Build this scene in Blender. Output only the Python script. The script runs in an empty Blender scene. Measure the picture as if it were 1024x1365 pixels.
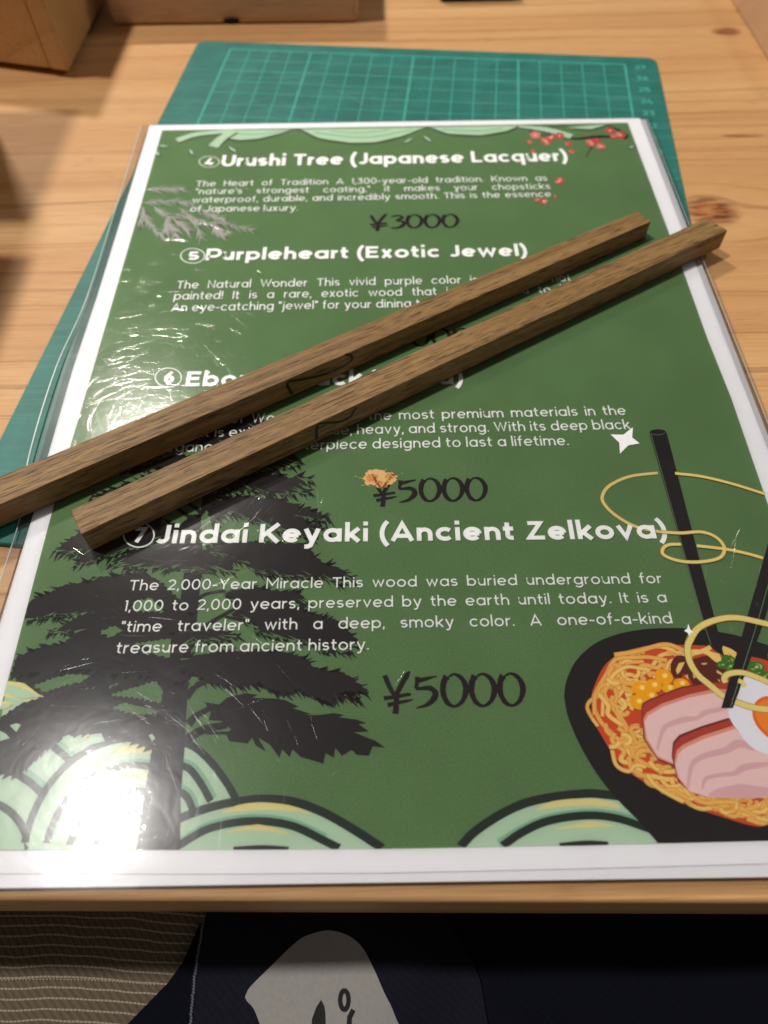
import bpy, math, random
from mathutils import Vector, Matrix
from mathutils.geometry import tessellate_polygon
random.seed(7)
R = math.radians
scene = bpy.context.scene
col = scene.collection
MM = 0.001

# ------------------------------------------------------------------ camera
FPX, CH, PITCH, ROLL = 961.2, 173.742, 0.994517, -0.019047      # focal (px of 1024x1365), height mm, pitch down, roll
cam_d = bpy.data.cameras.new('camera')
cam = bpy.data.objects.new('camera', cam_d); col.objects.link(cam)
cam_d.sensor_fit = 'VERTICAL'; cam_d.sensor_height = 36.0
cam_d.lens = FPX / 1365 * 36.0
cam_d.clip_start = 0.01; cam_d.clip_end = 50
cam.matrix_world = (Matrix.Translation((0, 0, CH * MM)) @ Matrix.Rotation(math.pi / 2 - PITCH, 4, 'X')
                    @ Matrix.Rotation(ROLL, 4, 'Z'))
cam_d.dof.use_dof = True
cam_d.dof.focus_distance = 0.200
cam_d.dof.aperture_fstop = 10.5
scene.camera = cam
scene.render.resolution_x = 768; scene.render.resolution_y = 1024

# ------------------------------------------------------------------ light (indoor room lamps)
scene.view_settings.view_transform = 'Standard'
scene.view_settings.look = 'None'
scene.view_settings.exposure = -0.08
scene.view_settings.gamma = 1.0
world = bpy.data.worlds.new('World'); scene.world = world
world.use_nodes = True
bg = world.node_tree.nodes['Background']
bg.inputs[0].default_value = (1.0, 0.93, 0.86, 1); bg.inputs[1].default_value = 0.135

def lamp(name, loc, target, diam, watts, color):
    ld = bpy.data.lights.new(name, 'AREA'); ld.shape = 'DISK'; ld.size = diam; ld.energy = watts; ld.color = color
    o = bpy.data.objects.new(name, ld); col.objects.link(o)
    o.location = loc
    o.rotation_euler = (Vector(target) - Vector(loc)).to_track_quat('-Z', 'Y').to_euler()
    return o
lamp('ceiling_lamp', (-0.64, 0.33, 1.5), (0, 0.15, 0), 0.10, 18.0, (1.0, 0.965, 0.92))
lamp('ceiling_lamp', (-0.67, 1.30, 1.5), (0, 0.15, 0), 0.15, 24.0, (1.0, 0.93, 0.84))
lamp('ceiling_lamp', (1.75, 0.9, 1.7), (0, 0.2, 0), 0.4, 9.0, (1.0, 0.92, 0.82))

# ------------------------------------------------------------------ projection helpers (mm)
_cp, _sp, _cr, _sr = math.cos(PITCH), math.sin(PITCH), math.cos(ROLL), math.sin(ROLL)
def ray(px, py):
    x = (px - 512) / FPX; y = -(py - 682.5) / FPX
    x, y = _cr * x - _sr * y, _sr * x + _cr * y
    return Vector((x, _cp + y * _sp, -_sp + y * _cp))
def P(px, py, z=0.0):
    """point on the horizontal plane z (mm) seen at a place of the photograph"""
    d = ray(px, py); t = (z - CH) / d.z
    return Vector((d.x * t, d.y * t, z))
def onplane(px, py, p0, n):
    d = ray(px, py); o = Vector((0, 0, CH))
    t = (p0 - o).dot(n) / d.dot(n)
    return o + d * t

# ------------------------------------------------------------------ object helpers
def tag(o, label=None, cat=None, group=None, kind=None):
    if label: o['label'] = label
    if cat: o['category'] = cat
    if group: o['group'] = group
    if kind: o['kind'] = kind
    return o
def empty(name, loc=(0, 0, 0), rz=0.0):
    o = bpy.data.objects.new(name, None); o.empty_display_size = 0.01
    col.objects.link(o); o.location = Vector(loc) * MM; o.rotation_euler = (0, 0, rz)
    return o
CLAMP = []
class MB:
    """collects polygons (coordinates in mm, world) into one mesh"""
    def __init__(s): s.v = []; s.f = []; s.mi = []
    def add(s, pts, faces):
        b = len(s.v); s.v += [tuple(p) for p in pts]; s.f += [tuple(b + i for i in f) for f in faces]
    def poly(s, pts):
        pts = [Vector(p) for p in pts]
        tris = tessellate_polygon([pts])
        out = []
        for t in tris:
            a, b, c = (pts[i] for i in t)
            n = (b - a).cross(c - a)
            if abs(n.z) < 1e-9 and abs(n.x) + abs(n.y) < 1e-9: continue
            out.append(t if n.z >= 0 else (t[0], t[2], t[1]))
        s.add(pts, out)
    def ribbon(s, pts, w, closed=False, up=Vector((0, 0, 1))):
        """flat stroke of width w (number or list) along pts"""
        pts = [Vector(p) for p in pts]; n = len(pts)
        L = []; Rr = []
        for i, p in enumerate(pts):
            a = pts[i - 1] if (i > 0 or closed) else None
            b = pts[(i + 1) % n] if (i < n - 1 or closed) else None
            t1 = (p - a).normalized() if a is not None and (p - a).length > 1e-9 else None
            t2 = (b - p).normalized() if b is not None and (b - p).length > 1e-9 else None
            t1 = t1 or t2; t2 = t2 or t1
            if t1 is None: continue
            n1 = up.cross(t1); n2 = up.cross(t2); m = (n1 + n2)
            if m.length < 1e-6: m = n1
            m.normalize()
            k = 1 / max(0.5, m.dot(n1))
            ww = (w[i] if isinstance(w, (list, tuple)) else w) / 2 * k
            L.append(p + m * ww); Rr.append(p - m * ww)
        k = len(L); f = []
        for i in range(k if closed else k - 1):
            j = (i + 1) % k
            f.append((i, k + i, k + j, j))
        s.add(L + Rr, f)
    def build(s, name, mat, parent=None, smooth=False):
        me = bpy.data.meshes.new(name)
        inv = parent.matrix_basis.inverted() if parent is not None and parent.parent is None else None
        o = bpy.data.objects.new(name, me)
        vs = [Vector(p) * MM for p in s.v]
        if CLAMP and parent is CLAMP[0]: vs = [CLAMP[1](p) for p in vs]
        if parent is not None:
            base = Vector((0, 0, 0)); q = parent; M = Matrix.Identity(4)
            chain = []
            while q is not None: chain.append(q); q = q.parent
            for q in reversed(chain):
                M = M @ (Matrix.LocRotScale(q.location, q.rotation_euler, q.scale))
            Mi = M.inverted(); vs = [Mi @ p for p in vs]
        me.from_pydata(vs, [], s.f); me.update()
        if smooth:
            for p in me.polygons: p.use_smooth = True
        me.materials.append(mat)
        col.objects.link(o)
        if parent is not None: o.parent = parent
        return o

def catmull(pts, n=8, closed=False):
    pts = [Vector(p) for p in pts]; out = []; m = len(pts)
    rng = range(m) if closed else range(m - 1)
    for i in rng:
        if closed: p0, p1, p2, p3 = pts[i - 1], pts[i], pts[(i + 1) % m], pts[(i + 2) % m]
        else:
            p1, p2 = pts[i], pts[i + 1]
            p0 = pts[i - 1] if i > 0 else p1 * 2 - p2
            p3 = pts[i + 2] if i + 2 < m else p2 * 2 - p1
        for k in range(n):
            t = k / n
            out.append(0.5 * ((2 * p1) + (p2 - p0) * t + (2 * p0 - 5 * p1 + 4 * p2 - p3) * t * t + (3 * p1 - p0 - 3 * p2 + p3) * t ** 3))
    if not closed: out.append(pts[-1])
    return out
def V2(l): return [Vector((a, b, 0)) for a, b in l]
def PX(l, z): return [P(p[0], p[1], z) for p in l]

# ------------------------------------------------------------------ materials
def newmat(name):
    m = bpy.data.materials.new(name); m.use_nodes = True
    nt = m.node_tree; return m, nt, nt.nodes['Principled BSDF']
class N:
    def __init__(s, nt): s.nt = nt
    def n(s, typ, ins=None, **kw):
        nd = s.nt.nodes.new(typ)
        for k, v in kw.items(): setattr(nd, k, v)
        for k, v in (ins or {}).items():
            if isinstance(v, bpy.types.NodeSocket): s.nt.links.new(v, nd.inputs[k])
            else: nd.inputs[k].default_value = v
        return nd
    def math(s, op, a, b=0.0, c=None, clamp=False):
        d = {0: a, 1: b}
        if c is not None: d[2] = c
        return s.n('ShaderNodeMath', d, operation=op, use_clamp=clamp).outputs[0]
    def mix(s, fac, a, b, blend='MIX'):
        nd = s.n('ShaderNodeMix', data_type='RGBA', blend_type=blend)
        for i, v in ((0, fac), (6, a), (7, b)):
            if isinstance(v, bpy.types.NodeSocket): s.nt.links.new(v, nd.inputs[i])
            else: nd.inputs[i].default_value = v
        return nd.outputs[2]
    def ramp(s, fac, stops):
        nd = s.n('ShaderNodeValToRGB', {0: fac}); e = nd.color_ramp.elements
        while len(e) < len(stops): e.new(0.5)
        for k, (p, c) in enumerate(stops):
            e[k].position = p; e[k].color = c if len(c) == 4 else (*c, 1)
        return nd.outputs[0]
    def noise(s, vec, scale, detail=3, rough=0.5, dist=0.0):
        nd = s.n('ShaderNodeTexNoise', {'Scale': scale, 'Detail': detail, 'Roughness': rough, 'Distortion': dist})
        s.nt.links.new(vec, nd.inputs['Vector']); return nd.outputs[0]
    def mapping(s, vec, scale=(1, 1, 1), rot=(0, 0, 0), loc=(0, 0, 0)):
        nd = s.n('ShaderNodeMapping'); s.nt.links.new(vec, nd.inputs[0])
        nd.inputs[1].default_value = loc; nd.inputs[2].default_value = rot; nd.inputs[3].default_value = scale
        return nd.outputs[0]
def srgb(r, g, b, k=1.0):
    f = lambda c: ((c / 255 + 0.055) / 1.055) ** 2.4 if c > 10 else c / 255 / 12.92
    return (f(r) * k, f(g) * k, f(b) * k, 1)

def ink(name, c, var=0.10, rough=0.75):
    m, nt, b = newmat(name); n = N(nt)
    g = n.n('ShaderNodeNewGeometry').outputs['Position']
    f = n.noise(g, 2600, 2, 0.7)
    f2 = n.noise(g, 45, 3, 0.5)
    lo = [x * (1 - var) for x in c[:3]] + [1]; hi = [min(1, x * (1 + var)) for x in c[:3]] + [1]
    s = n.math('ADD', n.math('MULTIPLY', f, 0.75), n.math('MULTIPLY', f2, 0.25))
    cc = n.ramp(s, [(0.3, lo), (0.7, hi)])
    nt.links.new(cc, b.inputs['Base Color'])
    b.inputs['Roughness'].default_value = rough; b.inputs['Specular IOR Level'].default_value = 0.15
    return m

I = {}
I['green'] = ink('ink_green', srgb(99, 132, 84), 0.26)
I['white'] = ink('ink_white', srgb(250, 250, 248), 0.01)
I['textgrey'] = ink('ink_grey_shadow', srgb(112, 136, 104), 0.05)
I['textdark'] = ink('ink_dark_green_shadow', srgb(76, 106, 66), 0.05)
I['black'] = ink('ink_black', srgb(33, 28, 30), 0.25)
I['pricecol'] = ink('ink_price_black', srgb(32, 22, 24), 0.25)
I['wave'] = ink('ink_pale_green', srgb(186, 211, 184), 0.06)
I['wave2'] = ink('ink_sea_green', srgb(140, 186, 156), 0.06)
I['waveline'] = ink('ink_dark_line', srgb(38, 50, 42), 0.15)
I['yellow'] = ink('ink_yellow', srgb(228, 216, 150), 0.05)
I['thread'] = ink('ink_thread', srgb(232, 216, 142), 0.06)
I['threadd'] = ink('ink_thread_edge', srgb(176, 140, 62), 0.06)
I['soup'] = ink('ink_soup_red', srgb(212, 84, 40), 0.06)
I['nood1'] = ink('ink_noodle_light', srgb(242, 212, 128), 0.05)
I['nood2'] = ink('ink_noodle_gold', srgb(238, 192, 102), 0.05)
I['nood3'] = ink('ink_noodle_shade', srgb(214, 150, 72), 0.05)
I['crust'] = ink('ink_crust', srgb(186, 72, 52), 0.05)
I['crustd'] = ink('ink_crust_dark', srgb(128, 44, 48), 0.05)
I['salmon'] = ink('ink_salmon', srgb(224, 158, 140), 0.04)
I['pink'] = ink('ink_pink', srgb(234, 204, 202), 0.03)
I['pinkd'] = ink('ink_pink_shade', srgb(220, 182, 184), 0.03)
I['egg'] = ink('ink_egg_white', srgb(232, 230, 236), 0.02)
I['yolk'] = ink('ink_yolk', srgb(236, 146, 50), 0.04)
I['yolkd'] = ink('ink_yolk_edge', srgb(226, 120, 36), 0.04)
I['corn'] = ink('ink_corn', srgb(240, 178, 20), 0.05)
I['cornhi'] = ink('ink_corn_highlight', srgb(250, 226, 130), 0.03)
I['brown'] = ink('ink_brown', srgb(104, 42, 36), 0.08)
I['onion'] = ink('ink_onion', srgb(74, 128, 44), 0.08)
I['onionl'] = ink('ink_onion_light', srgb(196, 210, 130), 0.05)
I['blossom'] = ink('ink_blossom', srgb(206, 82, 74), 0.10)
I['blossoml'] = ink('ink_blossom_light', srgb(222, 136, 122), 0.10)
I['needle'] = ink('ink_needle', srgb(176, 174, 168), 0.08)
I['needled'] = ink('ink_needle_shade', srgb(92, 92, 84), 0.08)
I['paper'] = ink('paper_white', srgb(240, 239, 242), 0.015)
I['burnpale'] = ink('torn_paper_pale', srgb(232, 196, 142), 0.12)
I['burn'] = ink('torn_paper_orange', srgb(216, 152, 92), 0.2)
I['burnd'] = ink('torn_paper_dark', srgb(150, 84, 50), 0.2)

def film_mat(name='laminate_film', r1=0.03, r2=0.20, mixf=0.20, scratch=False):
    m = bpy.data.materials.new(name); m.use_nodes = True
    nt = m.node_tree; nt.nodes.remove(nt.nodes['Principled BSDF']); n = N(nt)
    out = nt.nodes['Material Output']
    fr = n.n('ShaderNodeFresnel', {'IOR': 1.5})
    if scratch:
        g = n.n('ShaderNodeBsdfGlossy', {'Color': (1, 1, 1, 1), 'Roughness': 0.115})
        f = n.math('MULTIPLY', fr.outputs[0], 0.32, clamp=True)
    else:
        pos = n.n('ShaderNodeNewGeometry').outputs['Position']
        soft = n.noise(pos, 30, 2, 0.5); grain = n.noise(pos, 420, 2, 0.6)
        b1 = n.n('ShaderNodeBump', {'Strength': 0.25, 'Distance': 0.0012, 'Height': soft})
        b1 = n.n('ShaderNodeBump', {'Strength': 0.09, 'Distance': 0.00035, 'Height': n.noise(pos, 130, 2, 0.55, 0.6), 'Normal': b1.outputs[0]})
        b2 = n.n('ShaderNodeBump', {'Strength': 0.35, 'Distance': 0.00012, 'Height': grain, 'Normal': b1.outputs[0]})
        c1 = n.n('ShaderNodeBsdfGlossy', {'Color': (1, 1, 1, 1), 'Roughness': r1, 'Normal': b2.outputs[0]})
        c2 = n.n('ShaderNodeBsdfGlossy', {'Color': (1, 1, 1, 1), 'Roughness': r2, 'Normal': b1.outputs[0]})
        g = n.n('ShaderNodeMixShader', {0: mixf, 1: c1.outputs[0], 2: c2.outputs[0]})
        f = fr.outputs[0]
    tr = n.n('ShaderNodeBsdfTransparent', {'Color': (0.99, 0.99, 0.99, 1)})
    mx = n.n('ShaderNodeMixShader', {0: f, 1: tr.outputs[0], 2: g.outputs[0]})
    nt.links.new(mx.outputs[0], out.inputs['Surface'])
    return m
SCRATCH = film_mat('film_scratch', scratch=True)
FILM = film_mat()

def pine_mat(name, base, dark, light, knots=(), scale=1.0, axis=0, obj=False, lines=1.0):
    """softwood: grain runs along x (axis 0) or z (2)"""
    m, nt, b = newmat(name); n = N(nt)
    if obj: pos = n.n('ShaderNodeTexCoord').outputs['Object']
    else: pos = n.n('ShaderNodeNewGeometry').outputs['Position']
    if axis == 2: pos = n.mapping(pos, (1, 1, 1), (0, R(90), 0))
    if axis == 1: pos = n.mapping(pos, (1, 1, 1), (0, 0, R(90)))
    sep = n.n('ShaderNodeSeparateXYZ', {0: pos}); X, Y, Z = sep.outputs
    yy = n.math('ADD', Y, n.math('MULTIPLY', Z, 0.6))
    wob = n.noise(n.mapping(pos, (4 * scale, 22 * scale, 10)), 1.0, 2, 0.5)
    yy = n.math('ADD', yy, n.math('MULTIPLY', n.math('SUBTRACT', wob, 0.5), 0.014 / scale))
    kd = None
    for (kx, ky, sx, sy, amp) in knots:
        dx = n.math('DIVIDE', n.math('SUBTRACT', X, kx), sx); dy = n.math('DIVIDE', n.math('SUBTRACT', Y, ky), sy)
        r2 = n.math('ADD', n.math('MULTIPLY', dx, dx), n.math('MULTIPLY', dy, dy))
        wide = n.math('ADD', n.math('MULTIPLY', n.math('MULTIPLY', dx, dx), 0.12), n.math('MULTIPLY', n.math('MULTIPLY', dy, dy), 0.10))
        g = n.math('POWER', 2.718, n.math('MULTIPLY', wide, -1.0))
        # grain lines flow round the knot
        push = n.math('MULTIPLY', n.math('DIVIDE', dy, n.math('ADD', r2, 0.6)), n.math('MULTIPLY', g, -amp))
        yy = n.math('ADD', yy, push)
        nz = n.noise(n.mapping(pos, (300, 500, 300)), 1.0, 3, 0.6)
        k = n.math('SUBTRACT', 1.15, n.math('ADD', r2, n.math('MULTIPLY', n.math('SUBTRACT', nz, 0.5), 0.35)), clamp=True)
        kd = k if kd is None else n.math('MAXIMUM', kd, k)
    cv = n.n('ShaderNodeCombineXYZ', {0: n.math('MULTIPLY', X, 0.35), 1: yy, 2: 0.0}).outputs[0]
    rings = n.noise(n.mapping(cv, (3, 210 * scale, 1)), 1.0, 3, 0.55)
    broad = n.noise(n.mapping(cv, (4, 34 * scale, 1)), 1.0, 2, 0.5)
    fine = n.noise(n.mapping(pos, (60, 2600, 800)), 1.0, 2, 0.6)
    c = n.ramp(broad, [(0.3, light), (0.55, base), (0.75, [x * 0.92 for x in base[:3]] + [1])])
    line = n.ramp(rings, [(0.50, (0, 0, 0)), (0.585, (.22, .22, .22)), (0.61, (1, 1, 1)), (0.63, (.12, .12, .12)), (0.70, (0, 0, 0))])
    c = n.mix(n.math('MULTIPLY', line, 0.62 * lines), c, dark)
    c = n.mix(n.math('MULTIPLY', n.math('SUBTRACT', fine, 0.45, clamp=True), 1.3), c, dark)
    pb = n.noise(n.mapping(pos, (3.5, 14, 3)), 1.0, 3, 0.55)
    c = n.mix(n.math('MULTIPLY', n.math('SUBTRACT', pb, 0.5, clamp=True), 1.6), c, [x * .72 for x in base[:3]] + [1])
    st = n.noise(n.mapping(pos, (60, 90, 60)), 1.0, 4, 0.65)
    c = n.mix(n.math('MULTIPLY', n.math('SUBTRACT', st, 0.62, clamp=True), 2.2), c, dark)
    if kd is not None:
        kc = n.ramp(n.noise(n.mapping(pos, (90, 420, 200)), 1.0, 3, 0.6), [(0.38, srgb(84, 42, 22)), (0.5, srgb(138, 82, 44)), (0.66, srgb(182, 122, 72))])
        c = n.mix(n.math('MULTIPLY', kd, 1.1, clamp=True), c, kc)
    nt.links.new(c, b.inputs['Base Color'])
    bp = n.n('ShaderNodeBump', {'Strength': 0.25, 'Distance': 0.0003, 'Height': n.math('ADD', fine, n.math('MULTIPLY', rings, 0.5))})
    nt.links.new(bp.outputs[0], b.inputs['Normal'])
    rr = n.math('ADD', 0.42, n.math('MULTIPLY', fine, 0.2)); nt.links.new(rr, b.inputs['Roughness'])
    b.inputs['Specular IOR Level'].default_value = 0.35
    return m
KN = []
for px, py, sx, sy, a in [(948, 281, 11.5, 10.5, 0.045), (968, 42, 8, 5, 0.012), (990, 181, 10, 1.4, 0.003)]:
    p = P(px, py, 0) * MM; KN.append((p.x, p.y, sx * MM, sy * MM, a * 0.35))
TABLE = pine_mat('pine_tabletop', srgb(194, 146, 95), srgb(128, 80, 44), srgb(206, 163, 112), KN)
CRATE = pine_mat('pale_crate_wood', srgb(186, 146, 96), srgb(140, 96, 56), srgb(200, 162, 114), (), 0.8, 0, lines=0.6)
CRATE2 = pine_mat('pale_board_wood', srgb(198, 160, 124), srgb(150, 106, 74), srgb(208, 172, 138), (), 0.7, 0, lines=0.4)

def oak_mat(name, seedv):
    m, nt, b = newmat(name); n = N(nt)
    pos = n.n('ShaderNodeTexCoord').outputs['Object']
    pos = n.mapping(pos, (1, 1, 1), (0, 0, 0), (seedv, seedv * .3, 0))
    sep = n.n('ShaderNodeSeparateXYZ', {0: pos}); X, Y, Z = sep.outputs
    yz = n.math('ADD', Y, n.math('MULTIPLY', Z, 0.8))
    dr = n.math('ADD', yz, n.math('MULTIPLY', X, 0.035))
    cv = n.n('ShaderNodeCombineXYZ', {0: X, 1: dr, 2: n.math('MULTIPLY', Z, 0.7)}).outputs[0]
    broad = n.noise(n.mapping(cv, (9, 420, 200)), 1.0, 3, 0.6)
    fibre = n.noise(n.mapping(cv, (110, 4200, 3400)), 1.0, 3, 0.7)
    mott = n.noise(n.mapping(cv, (420, 2600, 1800)), 1.0, 3, 0.7)
    c = n.ramp(broad, [(0.3, srgb(150, 118, 74)), (0.5, srgb(134, 102, 60)), (0.7, srgb(110, 82, 46))])
    c = n.mix(n.math('MULTIPLY', n.math('SUBTRACT', fibre, 0.46, clamp=True), 2.2), c, srgb(70, 48, 30))
    c = n.mix(n.math('MULTIPLY', n.math('SUBTRACT', mott, 0.5, clamp=True), 1.6), c, srgb(160, 130, 86))
    # open pores: dark dashes along the grain
    pore = n.noise(n.mapping(cv, (170, 3600, 2200), loc=(3, 5, 1)), 1.0, 0.0, 0.4)
    band = n.noise(n.mapping(cv, (10, 1100, 500), loc=(7, 2, 1)), 1.0, 1.0, 0.5)
    pm_ = n.math('MULTIPLY', n.math('SUBTRACT', n.math('ADD', n.math('MULTIPLY', pore, .62), n.math('MULTIPLY', band, 0.42)), 0.598), 24.0, clamp=True)
    c = n.mix(n.math('MULTIPLY', pm_, 0.75), c, srgb(40, 25, 15))
    on = n.n('ShaderNodeSeparateXYZ', {0: n.n('ShaderNodeTexCoord').outputs['Normal']}).outputs[0]
    endf = n.math('GREATER_THAN', n.math('ABSOLUTE', on), 0.75)
    eg = n.noise(n.mapping(pos, (600, 1500, 1500)), 1.0, 3, 0.7); er = n.noise(n.mapping(pos, (10, 900, 200)), 1.0, 2, 0.6)
    ec = n.ramp(n.math('ADD', n.math('MULTIPLY', eg, .55), n.math('MULTIPLY', er, .45)), [(0.38, srgb(46, 30, 20)), (0.5, srgb(104, 74, 48)), (0.62, srgb(132, 98, 66))])
    c = n.mix(endf, c, ec)
    nt.links.new(c, b.inputs['Base Color'])
    h = n.math('SUBTRACT', n.math('MULTIPLY', fibre, 0.4), pm_)
    bp = n.n('ShaderNodeBump', {'Strength': 0.5, 'Distance': 0.00012, 'Height': h})
    nt.links.new(bp.outputs[0], b.inputs['Normal'])
    b.inputs['Roughness'].default_value = 0.55; b.inputs['Specular IOR Level'].default_value = 0.3
    return m

def plain(name, c, rough=0.6, spec=0.3, nscale=400, var=0.12, bump=0.0, bscale=800):
    m, nt, b = newmat(name); n = N(nt)
    g = n.n('ShaderNodeNewGeometry').outputs['Position']
    f = n.noise(g, nscale, 4, 0.6)
    cc = n.ramp(f, [(0.3, [x * (1 - var) for x in c[:3]] + [1]), (0.7, [min(1, x * (1 + var)) for x in c[:3]] + [1])])
    nt.links.new(cc, b.inputs['Base Color'])
    b.inputs['Roughness'].default_value = rough; b.inputs['Specular IOR Level'].default_value = spec
    if bump:
        bp = n.n('ShaderNodeBump', {'Strength': bump, 'Distance': 0.0002, 'Height': n.noise(g, bscale, 2, 0.6)})
        nt.links.new(bp.outputs[0], b.inputs['Normal'])
    return m
def mat_mat():
    m, nt, b = newmat('cutting_mat_green'); n = N(nt)
    g = n.n('ShaderNodeNewGeometry').outputs['Position']
    f = n.noise(g, 55, 5, 0.65); st = n.noise(n.mapping(g, (30, 500, 1), (0, 0, .5)), 1, 3, 0.6)
    c = n.ramp(f, [(0.35, srgb(26, 98, 88)), (0.65, srgb(34, 112, 102))])
    c = n.mix(n.math('MULTIPLY', n.math('SUBTRACT', st, 0.5, clamp=True), 0.9), c, srgb(110, 150, 146))
    nt.links.new(c, b.inputs['Base Color'])
    b.inputs['Roughness'].default_value = 0.5; b.inputs['Specular IOR Level'].default_value = 0.35
    bp = n.n('ShaderNodeBump', {'Strength': 0.25, 'Distance': 0.0002, 'Height': n.noise(g, 2200, 2, 0.6)})
    nt.links.new(bp.outputs[0], b.inputs['Normal'])
    return m

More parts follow.
